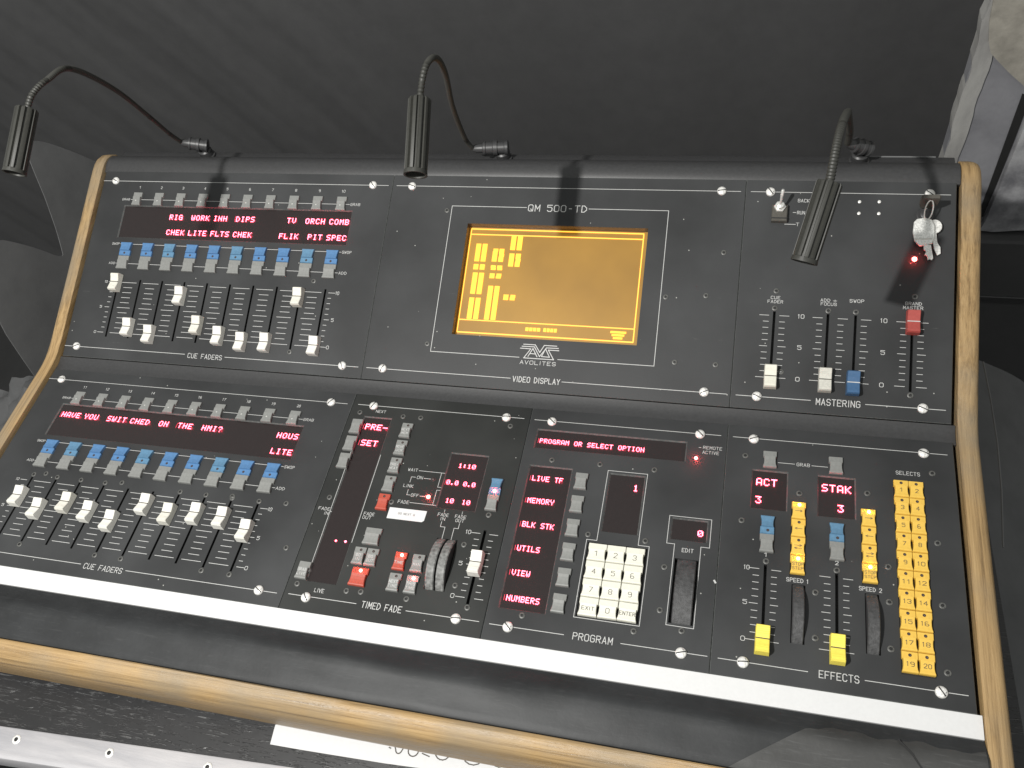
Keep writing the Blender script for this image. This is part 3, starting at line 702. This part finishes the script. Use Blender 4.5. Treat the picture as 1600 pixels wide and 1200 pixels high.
# ------------------------------------------------------------------ program panel
p = Panel('program_panel', 'L', 503.4, 687.4, -138.3, 91.4)
p.line(507.8, -125.2, 681.7, -125.2); p.line(508.3, 77.9, 571.0, 77.9); p.line(617.7, 78.2, 685.0, 78.2); p.text('PROGRAM', 578.8, 610.8, 77.6, 5.4, .7, .15)
screws(p, [(524.9, -124.4, 1), (663.3, -124.6, 0), (524.3, 78.4, 1), (665.1, 78.8, 1)])
deads(p, [(532.3, -82.8), (577.1, -83.0), (626.4, -82.9), (577.0, -12.7), (626.5, -12.8), (644.8, 8.6), (645.2, 46.3), (663.9, 60.9), (626.5, 66.8), (534, 67)])
display(p, 513.3, 651.8, -114.6, -95.4, [('PROGRAM OR SELECT OPTION', 516.9, -102.9, 4.12, 3.2, 4.7)], [(515.4, -102.9, 5)])
p.text('REMOTE', 667.2, 683.6, -111.0, 3.0, .42); p.text('ACTIVE', 667.0, 681.2, -106.0, 3.0, .42); p.line(663.4, -110.6, 665.2, -110.6, .5); p.add('indicator_lamp', led_mesh(1.6, True), 661.7, -99.0)
display(p, 513.4, 552.2, -75.0, 62.2, [(s_, 517.5, v, 4.2, 3.3, 5.2) for s_, v in (('LIVE TF', -62.6), ('MEMORY', -39.7), ('BLK STK', -15.8), ('UTILS', 7.3), ('VIEW', 30.2), ('NUMBERS', 53.2))],
        [(515.6, v, 5) for v in (-62.6, -39.7, -15.8, 7.3, 30.2, 53.2)])
for v in (-63.3, -40.0, -16.7, 6.3, 29.6, 52.7): p.add('push_button', key_mesh('push_button', 11.3, 16.8, 'grey_key', None), 562.8, v)
p.path([(585.4, -77.7), (621.0, -77.7), (621.0, -8.0), (630.4, -8.0), (630.4, 62.0), (576.6, 62.0), (576.6, -8.0), (585.4, -8.0), (585.4, -77.7)], .5)
display(p, 588.4, 618.6, -74.6, -18.0, [('1', 609.9, -62.7, 5, 4.6, 6.2)])
p.hole(578.0, 629.4, -5.8, 61.0, 2.0, 'recess', 'recess')
keys = ['1', '2', '3', '4', '5', '6', '7', '8', '9', 'EXIT', '0', 'ENTER']
for k, s_ in enumerate(keys):
    p.add('keypad_key', key_mesh('keypad_key', 15.6, 15.9, 'white_key', None, (s_,), 'ink_dark', 4.0 if len(s_) == 1 else 2.8, wd=.45), 587.6 + (k % 3) * 16.15, 3.8 + (k // 3) * 16.25, .8)
p.path([(644.5, -39.5), (680.0, -39.5), (680.0, -13.2), (673.0, -13.2), (673.0, 57.9), (651.1, 57.6), (651.1, -13.3), (644.5, -13.3), (644.5, -39.5)], .5)
display(p, 647.7, 676.6, -37.2, -18.4, [('0', 669.2, -25.8, 5, 4.6, 5.6)]); p.text('EDIT', 657.8, 667.0, -8.6, 3.3, .5)
p.path([(686.0, 15.2), (686.9, 16.6)], 1.5)
p.hole(652.6, 672.0, -.6, 55.6, 8, 'recess', 'recess'); p.add('thumb_wheel', wheel_mesh(15.8, 54.5, 7.5, 'rubber'), 662.8, 27.4)
p.finish()

# ------------------------------------------------------------------ effects panel
p = Panel('effects_panel', 'L', 687.8, 875.5, -138.3, 91.4, 'panel')
p.line(692.7, -125.1, 870.2, -125.1); p.line(693.4, 78.3, 759.6, 78.6); p.line(800.4, 78.8, 870.4, 78.8); p.text('EFFECTS', 767.9, 796.0, 79.0, 5.3, .7)
screws(p, [(710.7, -124.3, 1), (851.6, -124.6, 1), (712.1, 78.8, 1), (852.5, 79.2, 1)])
deads(p, [(704.3, -106.4), (750.7, -73.7), (704.5, -42.3), (764.6, 14.3), (764.8, 51.6), (819.6, -15.1), (819.4, 14.6), (819.2, 51.9), (857.3, -105.5), (857.5, -40.8), (857.7, 12.0), (857.8, 64.1), (725.9, -7.5), (780.7, -6.9), (805.3, -80.2)])
for u in (725.3, 780.2): p.add('push_button', key_mesh('push_button', 11.4, 16.6, 'grey_key', None), u, -104.0)
p.line(732.5, -102.2, 746.2, -102.2, .5); p.text('GRAB', 748.1, 758.7, -102.2, 3.1, .45); p.line(760.6, -102.2, 773.6, -102.2, .5)
display(p, 711.6, 740.3, -92.6, -56.0, [('ACT', 714.8, -81.7, 6.25, 4.9, 7.0), ('3', 714.8, -63.9, 6, 4.9, 6.8)])
display(p, 766.4, 795.4, -92.6, -55.0, [('STAK', 768.9, -81.9, 6.25, 4.9, 7.0), ('3', 781.6, -63.2, 6, 4.9, 6.8)])
for u, n, f_ in ((725.6, '1', 'SPEED 1'), (780.7, '2', 'SPEED 2')):
    p.add('push_button', key_mesh('push_button', 11.3, 16.6, 'blue_key_faded', 'off', flip=True, lx=.5), u, -39.8); p.add('push_button', key_mesh('push_button', 11.3, 16.6, 'grey_key', None), u, -23.2)
    p.text(n, u - 1, u + 1.2, -13.2, 3.2, .55)
    yu = u + 24.8
    p.text(f_, yu - 8.0, yu + 8.6, 6.0, 3.2, .5)
    p.hole(yu - 5.8, yu + 5.8, -65.5, 3.4, 1.0, 'recess', 'recess')
    A = lambda y, s0: [[(-2.8, y), (2.8, y)], [(2.8 * s0, y), (1.2 * s0, y + .8)], [(2.8 * s0, y), (1.2 * s0, y - .8)]]
    R_, L_ = A(-1.2, 1), A(-1.2, -1)
    B_ = A(-.2, 1) + A(-2.6, -1)
    for k, (ex, led) in enumerate(((R_, 'lit'), (L_, 'off'), (B_, 'off'), (None, 'lit'))):
        exx = tuple(tuple(q) for q in ex) if ex else None
        p.add('push_button', key_mesh('push_button', 11.3, 16.1, 'yellow_key', led, ('STOP', 'STEP') if k == 3 else (), 'ink_dark', 2.3, extra=exx, ledmat='led_amber', lx=.4), yu, -56.4 + 16.45 * k)
    g = (60.0, 59.2)[n == '2']
    p.hole(u - 1.2, u + 1.2, -4.2, 64.2, 7, 'recess', 'recess'); p.add('fader_knob', knob_mesh('yellow_cap', 'ink_dark', 11.2, 22, 9.6, True), u, g)
    for k in range(11):
        a = 7.9 if k in (0, 10) else (6.3 if k == 5 else 4.5)
        p.line(u - 5 - a, k * 6 - .2, u - 5, k * 6 - .2, .5); p.line(u + 5, k * 6 - .2, u + 5 + a * .9, k * 6 - .2, .5)
    p.hole(yu - 5.0 + 1.0, yu + 5.6 + 1.0, 9.6, 58.2, 8, 'recess', 'recess'); p.add('thumb_wheel', wheel_mesh(9.0, 47.6, 8.6, 'rubber'), yu + 1.2, 33.9)
for st, v in (('10', -.3), ('5', 29.6), ('0', 59.8)): w2 = 2.0 if st == '10' else 1.5; p.text(st, 710.9 - w2, 710.9 + w2, v, 3.5, .5)
p.text('SELECTS', 828.8, 847.4, -103.2, 3.3, .45)
p.hole(826.0, 849.8, -95.6, 70.0, 1.0, 'recess', 'recess')
for k in range(20):
    p.add('select_key', key_mesh('select_key', 11.4, 16.1, 'yellow_key', 'off', (str(k + 1),), 'ink_dark', 3.1, wd=.45), 831.9 + (k % 2) * 11.75, -87.0 + (k // 2) * 16.4)
p.finish()

# ------------------------------------------------------------------ desk body
XL, XR = -53.6, 878.6
body_prof = [(-110, -72), (-110, -12), (137.4, -12), (137.4, -2.4), (139.2, -2.2), (144, -2.6), (150, -1.6), (155.6, .4), (157.5, -1.6), (162.5, -12.5), (371.5, 73.7), (366.2, 86.9), (368.0, 88.4), (372.5, 91.2), (378, 93.0), (384, 93.4), (390, 91.6), (394.5, 88), (397, 82.5),
             (398.5, 80), (411, 80), (414, 78), (414, -72)]
mb = MB()
mb.grid([[(x - 412, y - 100, z + 76) for y, z in body_prof] for x in (XR, XL)], 'black', False, False, False)
mb.face([(XL - 412, y - 100, z + 76) for y, z in reversed(body_prof)], 'black'); mb.face([(XR - 412, y - 100, z + 76) for y, z in body_prof], 'black')
mb.box(800 - 412, 862 - 412, 311.5, 312.6, 155.5, 156.8, 'cover_cloth', .3)
link('desk_body', mb.mesh('desk_body', True), root)
mb = MB(); mb.box(XL - 412, XR - 412, -108.6 - 100, -91.6 - 100, 73.2, 76.35, 'paper', .15); link('scribble_strip', mb.mesh('scribble_strip'), root)
# padded arm rest
mb = MB(); prof = [(-108.7, -3), (-109.2, -.6), (-111.5, .2), (-115, 1.9), (-119.5, 4.5), (-124, 6.6), (-128.5, 7.2), (-134, 6.6), (-142, 5.2), (-150, 4.0), (-155, 3.1), (-156.6, 2.2), (-157.0, .2), (-157, -20)]
rows = []
for k in range(121):
    x = XL + (XR - XL) * k / 120
    rows.append([(x - 412, y - 100, z + 76 + (0.35 * math.sin(x * .021 + y * .3) + .25 * math.sin(x * .067 + y * .11) if -155 < y < -112 else 0)) for y, z in prof])
rows.reverse()
mb.grid(rows, 'arm_vinyl'); link('arm_rest', mb.mesh('arm_rest', True), root)
mb = MB(); prof = [(-157.4, -60), (-157.4, .6), (-158.6, 1.6), (-162, 1.6), (-166, .7), (-170, -1.6), (-173.2, -5.5), (-175.4, -11), (-176.4, -18), (-176.4, -32), (-175.6, -44), (-174.5, -60)]
rows = [[(x - 412, y - 100, z + 76 + .25 * math.sin(x * .013 + y)) for y, z in prof] for x in [XR - (XR - XL) * k / 60 for k in range(61)]]
mb.grid(rows, 'oak_cross'); link('front_rail', mb.mesh('front_rail', True), root)
# gaffer tape wrapped over the right end of the arm rest
def arm_z(y):
    P = [(-108.7, -1), (-111.5, .2), (-115, 1.9), (-119.5, 4.5), (-124, 6.6), (-128.5, 7.2), (-134, 6.6), (-142, 5.2), (-150, 4.0), (-155, 3.1), (-157, 2.0)]
    for (a, za), (b_, zb) in zip(P, P[1:]):
        if a >= y >= b_: return za + (zb - za) * (a - y) / (a - b_)
    return 2
mb = MB(); rows = []
for k in range(15):
    y = -119.5 - (156.8 - 119.5) * k / 14; row = []
    xl = 762 - (762 - 706) * k / 14
    for j in range(24):
        x = xl + (877.5 - xl) * j / 23; yy = y + (1.3 * math.sin(x * .13) + .9 * math.sin(x * .31) if k == 0 else 0)
        row.append((x - 412, yy - 100, arm_z(max(-157, min(-109, yy))) + 76 + .95 + .35 * math.sin(x * .05 + y * .15) + random.uniform(-.12, .12)))
    rows.append(row)
rows.reverse(); mb.grid(rows, 'gaffer')
mb.tube([(820.5 - 412, -119.5 - 100, 82.6), (829 - 412, -128 - 100, 84.2), (836 - 412, -138 - 100, 83.2), (843 - 412, -150 - 100, 81.8)], 0.7, 'recess', 6)
link('gaffer_tape', mb.mesh('gaffer_tape', True), root)
# oak cheeks
path = [(-188, -62), (-187, -30), (-185.5, -14), (-181, -5.5), (-173, -1.2), (-160, 0), (0, 0), (132, 0), (141, .3), (149, 1.3), (157, 3.1), (165, 5.6), (176, 9.6), (270, 48.0), (350, 81.2), (366, 87.8), (374, 90.4), (381, 91.2), (388, 89.6), (394, 85.4), (398, 78), (400, 66), (401, 40), (401, -62)]
def cheek(sgn, xin):
    mb = MB()
    sec = [(0, -16), (0, 3.5), (.5, 4.0), (9.5, 4.0), (12.6, 3.4), (15.2, 1.9), (17.0, -.4), (18.0, -3.6), (18.2, -16)]
    rows = []
    for i, (y, z) in enumerate(path):
        a, b_ = path[max(i - 1, 0)], path[min(i + 1, len(path) - 1)]
        ty, tz = b_[0] - a[0], b_[1] - a[1]; d = math.hypot(ty, tz); ny, nz = -tz / d, ty / d
        if i < 2: ny, nz = -1, 0
        if i > len(path) - 3: ny, nz = 1, 0
        rows.append([(xin + sgn * dx - 412, y + ny * off - 100, z + nz * off + 76) for dx, off in sec])
    if sgn > 0: rows = [list(reversed(r)) for r in rows]
    mb.grid(rows, 'oak_cheek')
    core = [(y, z - 6) for y, z in path if z > -10] + [(395, -76), (-180, -76)]
    for x in (xin + sgn * 0.3, xin + sgn * 17.9): mb.face([(x - 412, y - 100, z + 76) for y, z in core], 'oak_cheek')
    return mb.mesh('end_cheek', True)
link('end_cheek', cheek(-1, -54.2), root); link('end_cheek', cheek(1, 879.2), root)

# ------------------------------------------------------------------ keys in the lock
def on_plane(pl, u, v, h=0):
    o, th = PL[pl]; return o + Vector((u, -v * math.cos(th) - h * math.sin(th), -v * math.sin(th) + h * math.cos(th)))
kr = link('key_bunch', None, None, on_plane('U', 848.6, -107, 0), (TH, 0, 0))
tag(kr, 'bunch of silver keys hanging from the key switch near the desk top right corner', 'keys')
mb = MB(); mb.box(-1.1, 1.1, -1.1, 1.1, 3.5, 7, 'zinc')
poly = [(-5.6, 7.4), (-4.8, 6.4), (4.8, 6.4), (5.8, 7.4), (7.4, 14), (7.6, 26.0), (6.6, 27.6), (-6.4, 27.6), (-7.6, 26.0), (-7.4, 14)]
mb.grid([[(x, -1.4, z) for x, z in poly], [(x * 1.03, -1.0, z + .1) for x, z in poly], [(x * 1.03, 1.6, z + .1) for x, z in poly], [(x, 2.1, z) for x, z in poly]], 'dark_plastic', True, True, True)
link('key', mb.mesh('key', True), kr, (0.3, 3.0, 0))
def ring_pts(c, a, b_, n=28): return [Vector(c) + a * math.cos(6.2832 * k / n) + b_ * math.sin(6.2832 * k / n) for k in range(n + 1)]
mb = MB(); mb.tube([tuple(q) for q in ring_pts((0.6, -4.5, 15.5), Vector((3.4, .6, 0)), Vector((0, 6.4, 7.0)))], .62, 'chrome', 8); link('key_ring', mb.mesh('key_ring', True), kr)
def flat_key(head, blade, t, mat):
    mb = MB(); mb.ext(head, 0, t, mat, .5); mb.ext(blade, .3, t - .4, mat, .2); return mb
mb = flat_key([(-10.6, -12.5), (-8.2, -9.6), (-1.5, -8.4), (4.2, -10.5), (6.8, -16), (7.0, -27.5), (5.2, -33.2), (-5.0, -35.2), (-9.6, -30), (-11.2, -22)], [(-1.6, -34), (4.4, -34), (6.6, -46.5), (5.6, -48.2), (3.6, -47.2), (2.2, -48.2), (1.6, -44.5), (-.6, -43), (.6, -40), (-1.6, -38)], 2.6, 'chrome')
mb.box(-9.2, 5.2, -29.0, -28.2, 2.5, 2.75, 'cream_grey'); link('key', mb.mesh('key', True), kr, (0.6, 0, 7.5), (math.radians(7), math.radians(-6), 0))
circ = [(7.8 + 6.2 * math.cos(6.2832 * k / 20), -15.5 + 6.6 * math.sin(6.2832 * k / 20)) for k in range(20)]
mb = flat_key(circ, [(6.2, -21), (9.2, -21.5), (10.6, -31), (13.2, -35), (13.6, -41), (11.0, -42.8), (7.8, -36.5), (6.8, -31)], 2.0, 'zinc')
link('key', mb.mesh('key', True), kr, (0.4, 0, 4.5), (math.radians(4), 0, 0))

# ------------------------------------------------------------------ gooseneck lamps
def crom(P, step):
    P = [Vector(q) for q in P]; P = [P[0] * 2 - P[1]] + P + [P[-1] * 2 - P[-2]]; out = []
    for i in range(1, len(P) - 2):
        a, b_, c, d = P[i - 1:i + 3]; n = max(2, int((c - b_).length / step))
        for k in range(n):
            t = k / n; out.append(0.5 * ((2 * b_) + (c - a) * t + (2 * a - 5 * b_ + 4 * c - d) * t * t + (3 * b_ - a - 3 * c + d) * t ** 3))
    out.append(P[-2]); return out
def gooseneck(base, start, neck, head0, head1, label, rn=2.4, rh=8.8):
    b0 = Vector(base); r0 = link('gooseneck_lamp', None, None, base); tag(r0, label, 'lamp', 'gooseneck lamps along the top edge')
    rel = lambda q: tuple(Vector(q) - b0)
    mb = MB(); mb.lathe([(9.5, 0), (9.5, 2.5), (8.0, 3.2), (8.0, 9.5), (6.5, 11)], 'black', 24)
    link('socket', mb.mesh('socket', True), r0)
    s = Vector(start); d = (s - (b0 + Vector((8, 0, 16)))).normalized(); a = b0 + Vector((8, 0, 16))
    L_ = (s - a).length; st = [(0, 6.2), (.02, 7.6), (.10, 7.6), (.12, 6.4), (.30, 6.4), (.31, 7.9), (.42, 7.9), (.44, 6.6), (.62, 6.6), (.64, 7.4), (.70, 7.4), (.72, 5.0), (.9, 4.6), (1, 3.2)]
    mb = MB(); mb.tube([rel(a + d * L_ * t) for t, _ in st], [r for _, r in st], 'black', 22); link('connector', mb.mesh('connector', True), r0)
    C_ = crom([tuple(s)] + neck + [head0], 1.35)
    mb = MB(); mb.tube([rel(q) for q in C_], [rn + (.3 if k % 2 else -.3) for k in range(len(C_))], 'hood', 10); link('neck', mb.mesh('neck', True), r0)
    h0, h1 = Vector(head0), Vector(head1); ax = (h1 - h0).normalized(); u = ax.cross(Vector((1, .2, 0))).normalized(); v = ax.cross(u); H = (h1 - h0).length
    n = 96; mb = MB()
    def ring(t, k0, k1):
        o = []
        for k in range(n):
            an = 6.28318 * k / n; f_ = 1 if math.sin(an * 11) > -.15 else 0; r = k1 if f_ else k0
            o.append(rel(h0 + ax * (H * t) + (u * math.cos(an) + v * math.sin(an)) * r))
        return o
    mb.grid([ring(-.02, 4, 4), ring(-.02, rh - 2.4, rh - .8), ring(.0, rh - 1.9, rh), ring(.93, rh - 1.9, rh), ring(.94, rh - 1.9, rh - .2), ring(.945, rh, rh), ring(1.0, rh + .3, rh + .3), ring(1.0, rh - 1.2, rh - 1.2), ring(.9, rh - 1.6, rh - 1.6)], 'hood', True, True, True)
    link('lamp_hood', mb.mesh('lamp_hood', True), r0)
    return r0
gooseneck((66, 404, 80), (46, 398, 106), [(52, 380, 134.6), (67.4, 350, 181), (95, 300, 250), (113.4, 250, 307), (119.5, 215, 320.6), (118.5, 195, 322)], (118.4, 180, 317.3), (115.1, 134, 291),
          'gooseneck lamp at the left end, its hood hanging out past the left oak cheek')
gooseneck((431, 404, 80), (401, 398, 99), [(400.4, 385, 124), (413, 345, 192), (429, 310, 250), (439.9, 280, 285), (446.5, 255, 306.5), (448.2, 235, 314.7), (447.5, 221, 311)], (445.3, 211, 300), (448.1, 161, 271),
          'middle gooseneck lamp, its ribbed hood pointing straight down over the seam left of the screen')
gooseneck((792, 404, 80), (778, 398, 108), [(775, 375, 140), (766, 330, 192), (760, 290, 226), (753.3, 250, 247), (748.6, 220, 251)], (744.9, 191, 241.7), (732.0, 148, 206),
          'right gooseneck lamp, its neck foreshortened and its hood slanting over the mastering faders', rn=3.1, rh=9.3)

# ------------------------------------------------------------------ flight case the desk sits in
fc = link('flight_case', None, None, (412, 100, -400)); tag(fc, 'black laminated flight case with riveted aluminium edge under the lighting desk', 'flight case')
fr = (412, 100, -400); zc = -79.5
a0 = Vector((40.2, -218.2, 0)); dr = Vector((270.8, 13.5, 0)).normalized(); nr = Vector((dr.y, -dr.x, 0))
def fcp(t, o_, z): q = a0 + dr * t + nr * o_; return (q.x - fr[0], q.y - fr[1], z - fr[2])
mb = MB()
top = [fcp(-112, 0, zc), fcp(895, 0, zc), fcp(895, -650, zc), fcp(-112, -650, zc)]
mb.face(top, 'case_laminate')
mb.grid([[(x, y, -500 + 400) for x, y, z in top], top], 'case_laminate', True)
link('case_shell', mb.mesh('case_shell'), fc)
mb = MB(); prof = [(-.0, .05), (0, 1.4), (1.2, 2.0), (20, 2.0), (22, 2.4), (24.5, 2.8), (27, 2.0), (28, 0), (28, -38)]
mb.grid([[fcp(t, o_, zc + z) for o_, z in prof] for t in (-114, 897)], 'aluminium'); link('aluminium_edge', mb.mesh('aluminium_edge', True), fc)
mb = MB(); mb.lathe([(4.2, 0), (4.1, .7), (3.2, 1.2), (2.0, 1.1)], 'zinc', 18, cap=False); mb.lathe([(2.0, 1.1), (1.5, .3)], 'recess', 12); rv = mb.mesh('rivet', True)
for k in range(-1, 9):
    x, y, z = fcp(26 + 99.5 * k, 9.5, zc + 2.0); link('rivet', rv, fc, (x, y, z))
mb = MB()
tp = [(313.6, -171.8), (313.9, -176), (314.9, -188.1), (345, -187.6), (423.0, -185.4), (560, -178.5), (600, -150), (320, -150), (318.5, -165)]
mb.ext([(x - fr[0], y - fr[1]) for x, y in tp], zc + .1 - fr[2], zc + .45 - fr[2], 'paper')
def arc(cx, cy, rx, ry, a0, a1, n=9): return [(cx + rx * math.cos(math.radians(a0 + (a1 - a0) * k / n)), cy + ry * math.sin(math.radians(a0 + (a1 - a0) * k / n))) for k in range(n + 1)]
for pts in ([(424, -172.2), (425.4, -172.6)], [(424.5, -163)] + arc(433, -171.5, 3.0, 4.2, 200, 340) + [(440, -162)], [(440.8, -163)] + arc(446, -171, 4.6, 4.8, 180, 360) + [(450.8, -162)], [(454.5, -172.0), (461, -173.4)],
            arc(472, -168, 6.5, 6.3, 120, 330), arc(499, -165, 9.5, 8.6, 110, 330), arc(522, -163, 8, 8.4, 110, 320)):
    ribbon(mb, [(x - fr[0], y - fr[1]) for x, y in pts], 1.0, 'ink_dark', lambda y: zc + .6 - fr[2])
link('white_tape', mb.mesh('white_tape'), fc)

# ------------------------------------------------------------------ things behind and beside the desk
# black drape
W_ = 640; H_ = 200; mb = MB(); rows = []
for j in range(H_ + 1):
    z = 620 - 1520 * j / H_; row = []
    for i in range(W_ + 1):
        x = -1500 + 3600 * i / W_
        ph = x * .806 + z * .592; mk = max(0.0, min(1.0, (330 - x) / 420)); mk = mk * mk * (3 - 2 * mk)
        d = mk * (2.4 * math.sin(ph * .031 + 1.5 * math.sin(x * .006)) + .9 * math.sin(ph * .083 + 1.3 + z * .006) + .35 * math.sin(ph * .17 + .5 + x * .01)) + 5 * math.sin(x * .011 + z * .006) + 3 * math.sin(x * .027 + 2)
        row.append((x, 830 + d, z))
    rows.append(row)
mb.grid(rows, 'drape_cloth'); tag(link('black_drape', mb.mesh('black_drape', True)), 'black cloth drape hanging behind the desk, folded at the left', 'drape')
# weathered grey board
br = link('painted_board', None, None, (1050, 612, -700)); tag(br, 'weathered grey painted wooden board standing behind the right end of the desk', 'board')
bo = (1050, 612, -700)
def yz(mb, pts, y0, y1, mat):
    q = [(x - bo[0], z - bo[2]) for x, z in pts]
    mb.grid([[(x, y0 - bo[1], z) for x, z in q], [(x, y1 - bo[1], z) for x, z in q]], mat, True, True, True)
mb = MB(); yz(mb, [(917, -203), (917, 400), (1400, 400), (1400, -203)], 606, 626, 'board_grey'); link('board_panel', mb.mesh('board_panel'), br)
random.seed(3); lft = [(916.5 + random.uniform(-.5, .5) + 1.2 * math.sin(k * .7) + .8 * math.sin(k * 1.7), -200 + 12 * k) for k in range(51)]; rgt = [(934.5 + random.uniform(-.5, .5) + 1.0 * math.sin(k * .9), 400 - 12 * k) for k in range(51)]
mb = MB(); k_ = mb
for (xa, za), (xb, zb), (xc, zc_), (xd, zd) in zip(lft, lft[1:], list(reversed(rgt)), list(reversed(rgt))[1:]):
    mb.face([(xa - bo[0], 603.5 - bo[1], za - bo[2]), (xc - bo[0], 603.5 - bo[1], zc_ - bo[2]), (xd - bo[0], 603.5 - bo[1], zd - bo[2]), (xb - bo[0], 603.5 - bo[1], zb - bo[2])], 'board_pale')
    mb.face([(xa - bo[0], 603.5 - bo[1], za - bo[2]), (xb - bo[0], 603.5 - bo[1], zb - bo[2]), (xb - bo[0], 626 - bo[1], zb - bo[2]), (xa - bo[0], 626 - bo[1], za - bo[2])], 'board_pale')
    mb.face([(xc - bo[0], 603.5 - bo[1], zc_ - bo[2]), (xc - bo[0], 607 - bo[1], zc_ - bo[2]), (xd - bo[0], 607 - bo[1], zd - bo[2]), (xd - bo[0], 603.5 - bo[1], zd - bo[2])], 'board_pale')
link('edge_strip', mb.mesh('edge_strip'), br)
mb = MB()
arc = [(931.5, 64), (938, 57), (946, 49), (955, 40), (965, 31), (976, 21.5), (990, 12), (1010, 2), (1040, -8), (1100, -10), (1100, 300), (920, 300), (918, 130), (921, 100), (926, 78)]
yz(mb, arc, 600.5, 605.8, 'board_rust'); link('corner_plate', mb.mesh('corner_plate'), br)
mb = MB(); yz(mb, [(984.5, -196), (987, -178), (988.2, -120), (990.5, -32), (993, 8), (1140, -30), (1140, -192), (1036, -193), (1000, -198)], 597, 605.8, 'board_smudge'); link('lower_panel', mb.mesh('lower_panel'), br)
mb = MB(); yz(mb, [(978.4, -184), (978.6, -130), (978.4, 8), (988, 4), (987.6, -60), (986.4, -120), (984.8, -178)], 604.5, 605.9, 'recess'); link('dark_groove', mb.mesh('dark_groove'), br)
# padded dark grey cover left of the desk
cv = [(466, 46), (479, 44), (520, -12), (560, -78), (575, -420), (215, -420), (222, -200), (234, -130), (248, -62), (285, -20), (312, 0), (330, 3), (343, -14), (366, -50), (390, -97), (399, -82), (412, -58), (422, -35), (430, -17), (436, 0), (443, 20), (450, 38)]
for _ in range(2):
    cv = [q for a, b_ in zip(cv, cv[1:] + cv[:1]) for q in ((a[0] * .75 + b_[0] * .25, a[1] * .75 + b_[1] * .25), (a[0] * .25 + b_[0] * .75, a[1] * .25 + b_[1] * .75))]
mb = MB(); cx_ = 430; cz_ = -180
def ins(k): return [(cx_ + (y - cx_) * (1 - k / 300), cz_ + (z - cz_) * (1 - k / 300)) for y, z in cv]
rows = [[(-253.2, y, z) for y, z in cv], [(-252.4, y, z) for y, z in cv]]
rows = [[(x + 290, y - 380, z + 420) for x, y, z in r] for r in rows]
mb.grid(rows, 'cover_cloth', True, True, True)
tag(link('padded_cover', mb.mesh('padded_cover', True), None, (-290, 380, -420)), 'dark grey padded cover with a deep curved notch beside the left oak cheek', 'cover')
# crumpled black cloth lower left
mb = MB(); rows = []
for j in range(50):
    row = []
    for i in range(60):
        x = -520 + 440 * i / 59; y = -320 + 560 * j / 49
        z = -150 + 14 * math.sin(x * .035 + y * .02) + 9 * math.sin(x * .08 - y * .05 + 1) + 5 * math.sin(x * .15 + y * .13) - max(0, (-x - 120)) * .25
        row.append((x + 300, y + 50, z + 300))
    rows.append(row)
rows.reverse()
mb.grid(rows, 'dark_cloth'); tag(link('crumpled_cloth', mb.mesh('crumpled_cloth', True), None, (-300, -50, -300)), 'crumpled black cloth lying below the left end of the desk', 'cloth')
# dark cover hanging off the right end, with its piped edge
mb = MB(); rows = []
for j in range(30):
    y = -330 + 640 * j / 29; row = []
    for i in range(20):
        t = i / 19; x = 903 + 190 * t; z = -82 - 110 * t - 60 * t * t + 5 * math.sin(y * .02 + t * 5) + 3 * math.sin(y * .05 + t * 11)
        row.append((x - 1000, y - 60, z + 320))
    rows.append(row)
rows.reverse()
mb.grid(rows, 'dark_cloth')
mb.tube([(926.4 - 1000, 275 - 60, 320 - 60), (929.2 - 1000, 233 - 60, 320 - 61), (931 - 1000, 182 - 60, 320 - 63), (930.6 - 1000, 135 - 60, 320 - 66), (928 - 1000, 80 - 60, 320 - 72)], 0.8, 'cover_cloth', 6)
tag(link('hanging_cover', mb.mesh('hanging_cover', True), None, (1000, 60, -320)), 'black cloth cover sagging away from the right oak cheek', 'cover')
# black trunk carrying the board
mb = MB(); mb.box(-112, 500, -5, 45, -0, 496, 'drape_cloth', 3); mb.box(-114, 502, -7, 47, 380, 392, 'black', 1)
tag(link('black_chest', mb.mesh('black_chest'), None, (1050, 590, -700)), 'plain black chest under the weathered grey board', 'chest')
# floor
mb = MB(); mb.face([(-3000, -3000, -702), (4000, -3000, -702), (4000, 3000, -702), (-3000, 3000, -702)], 'floor_paint')
tag(link('floor', mb.mesh('floor')), kind='structure')
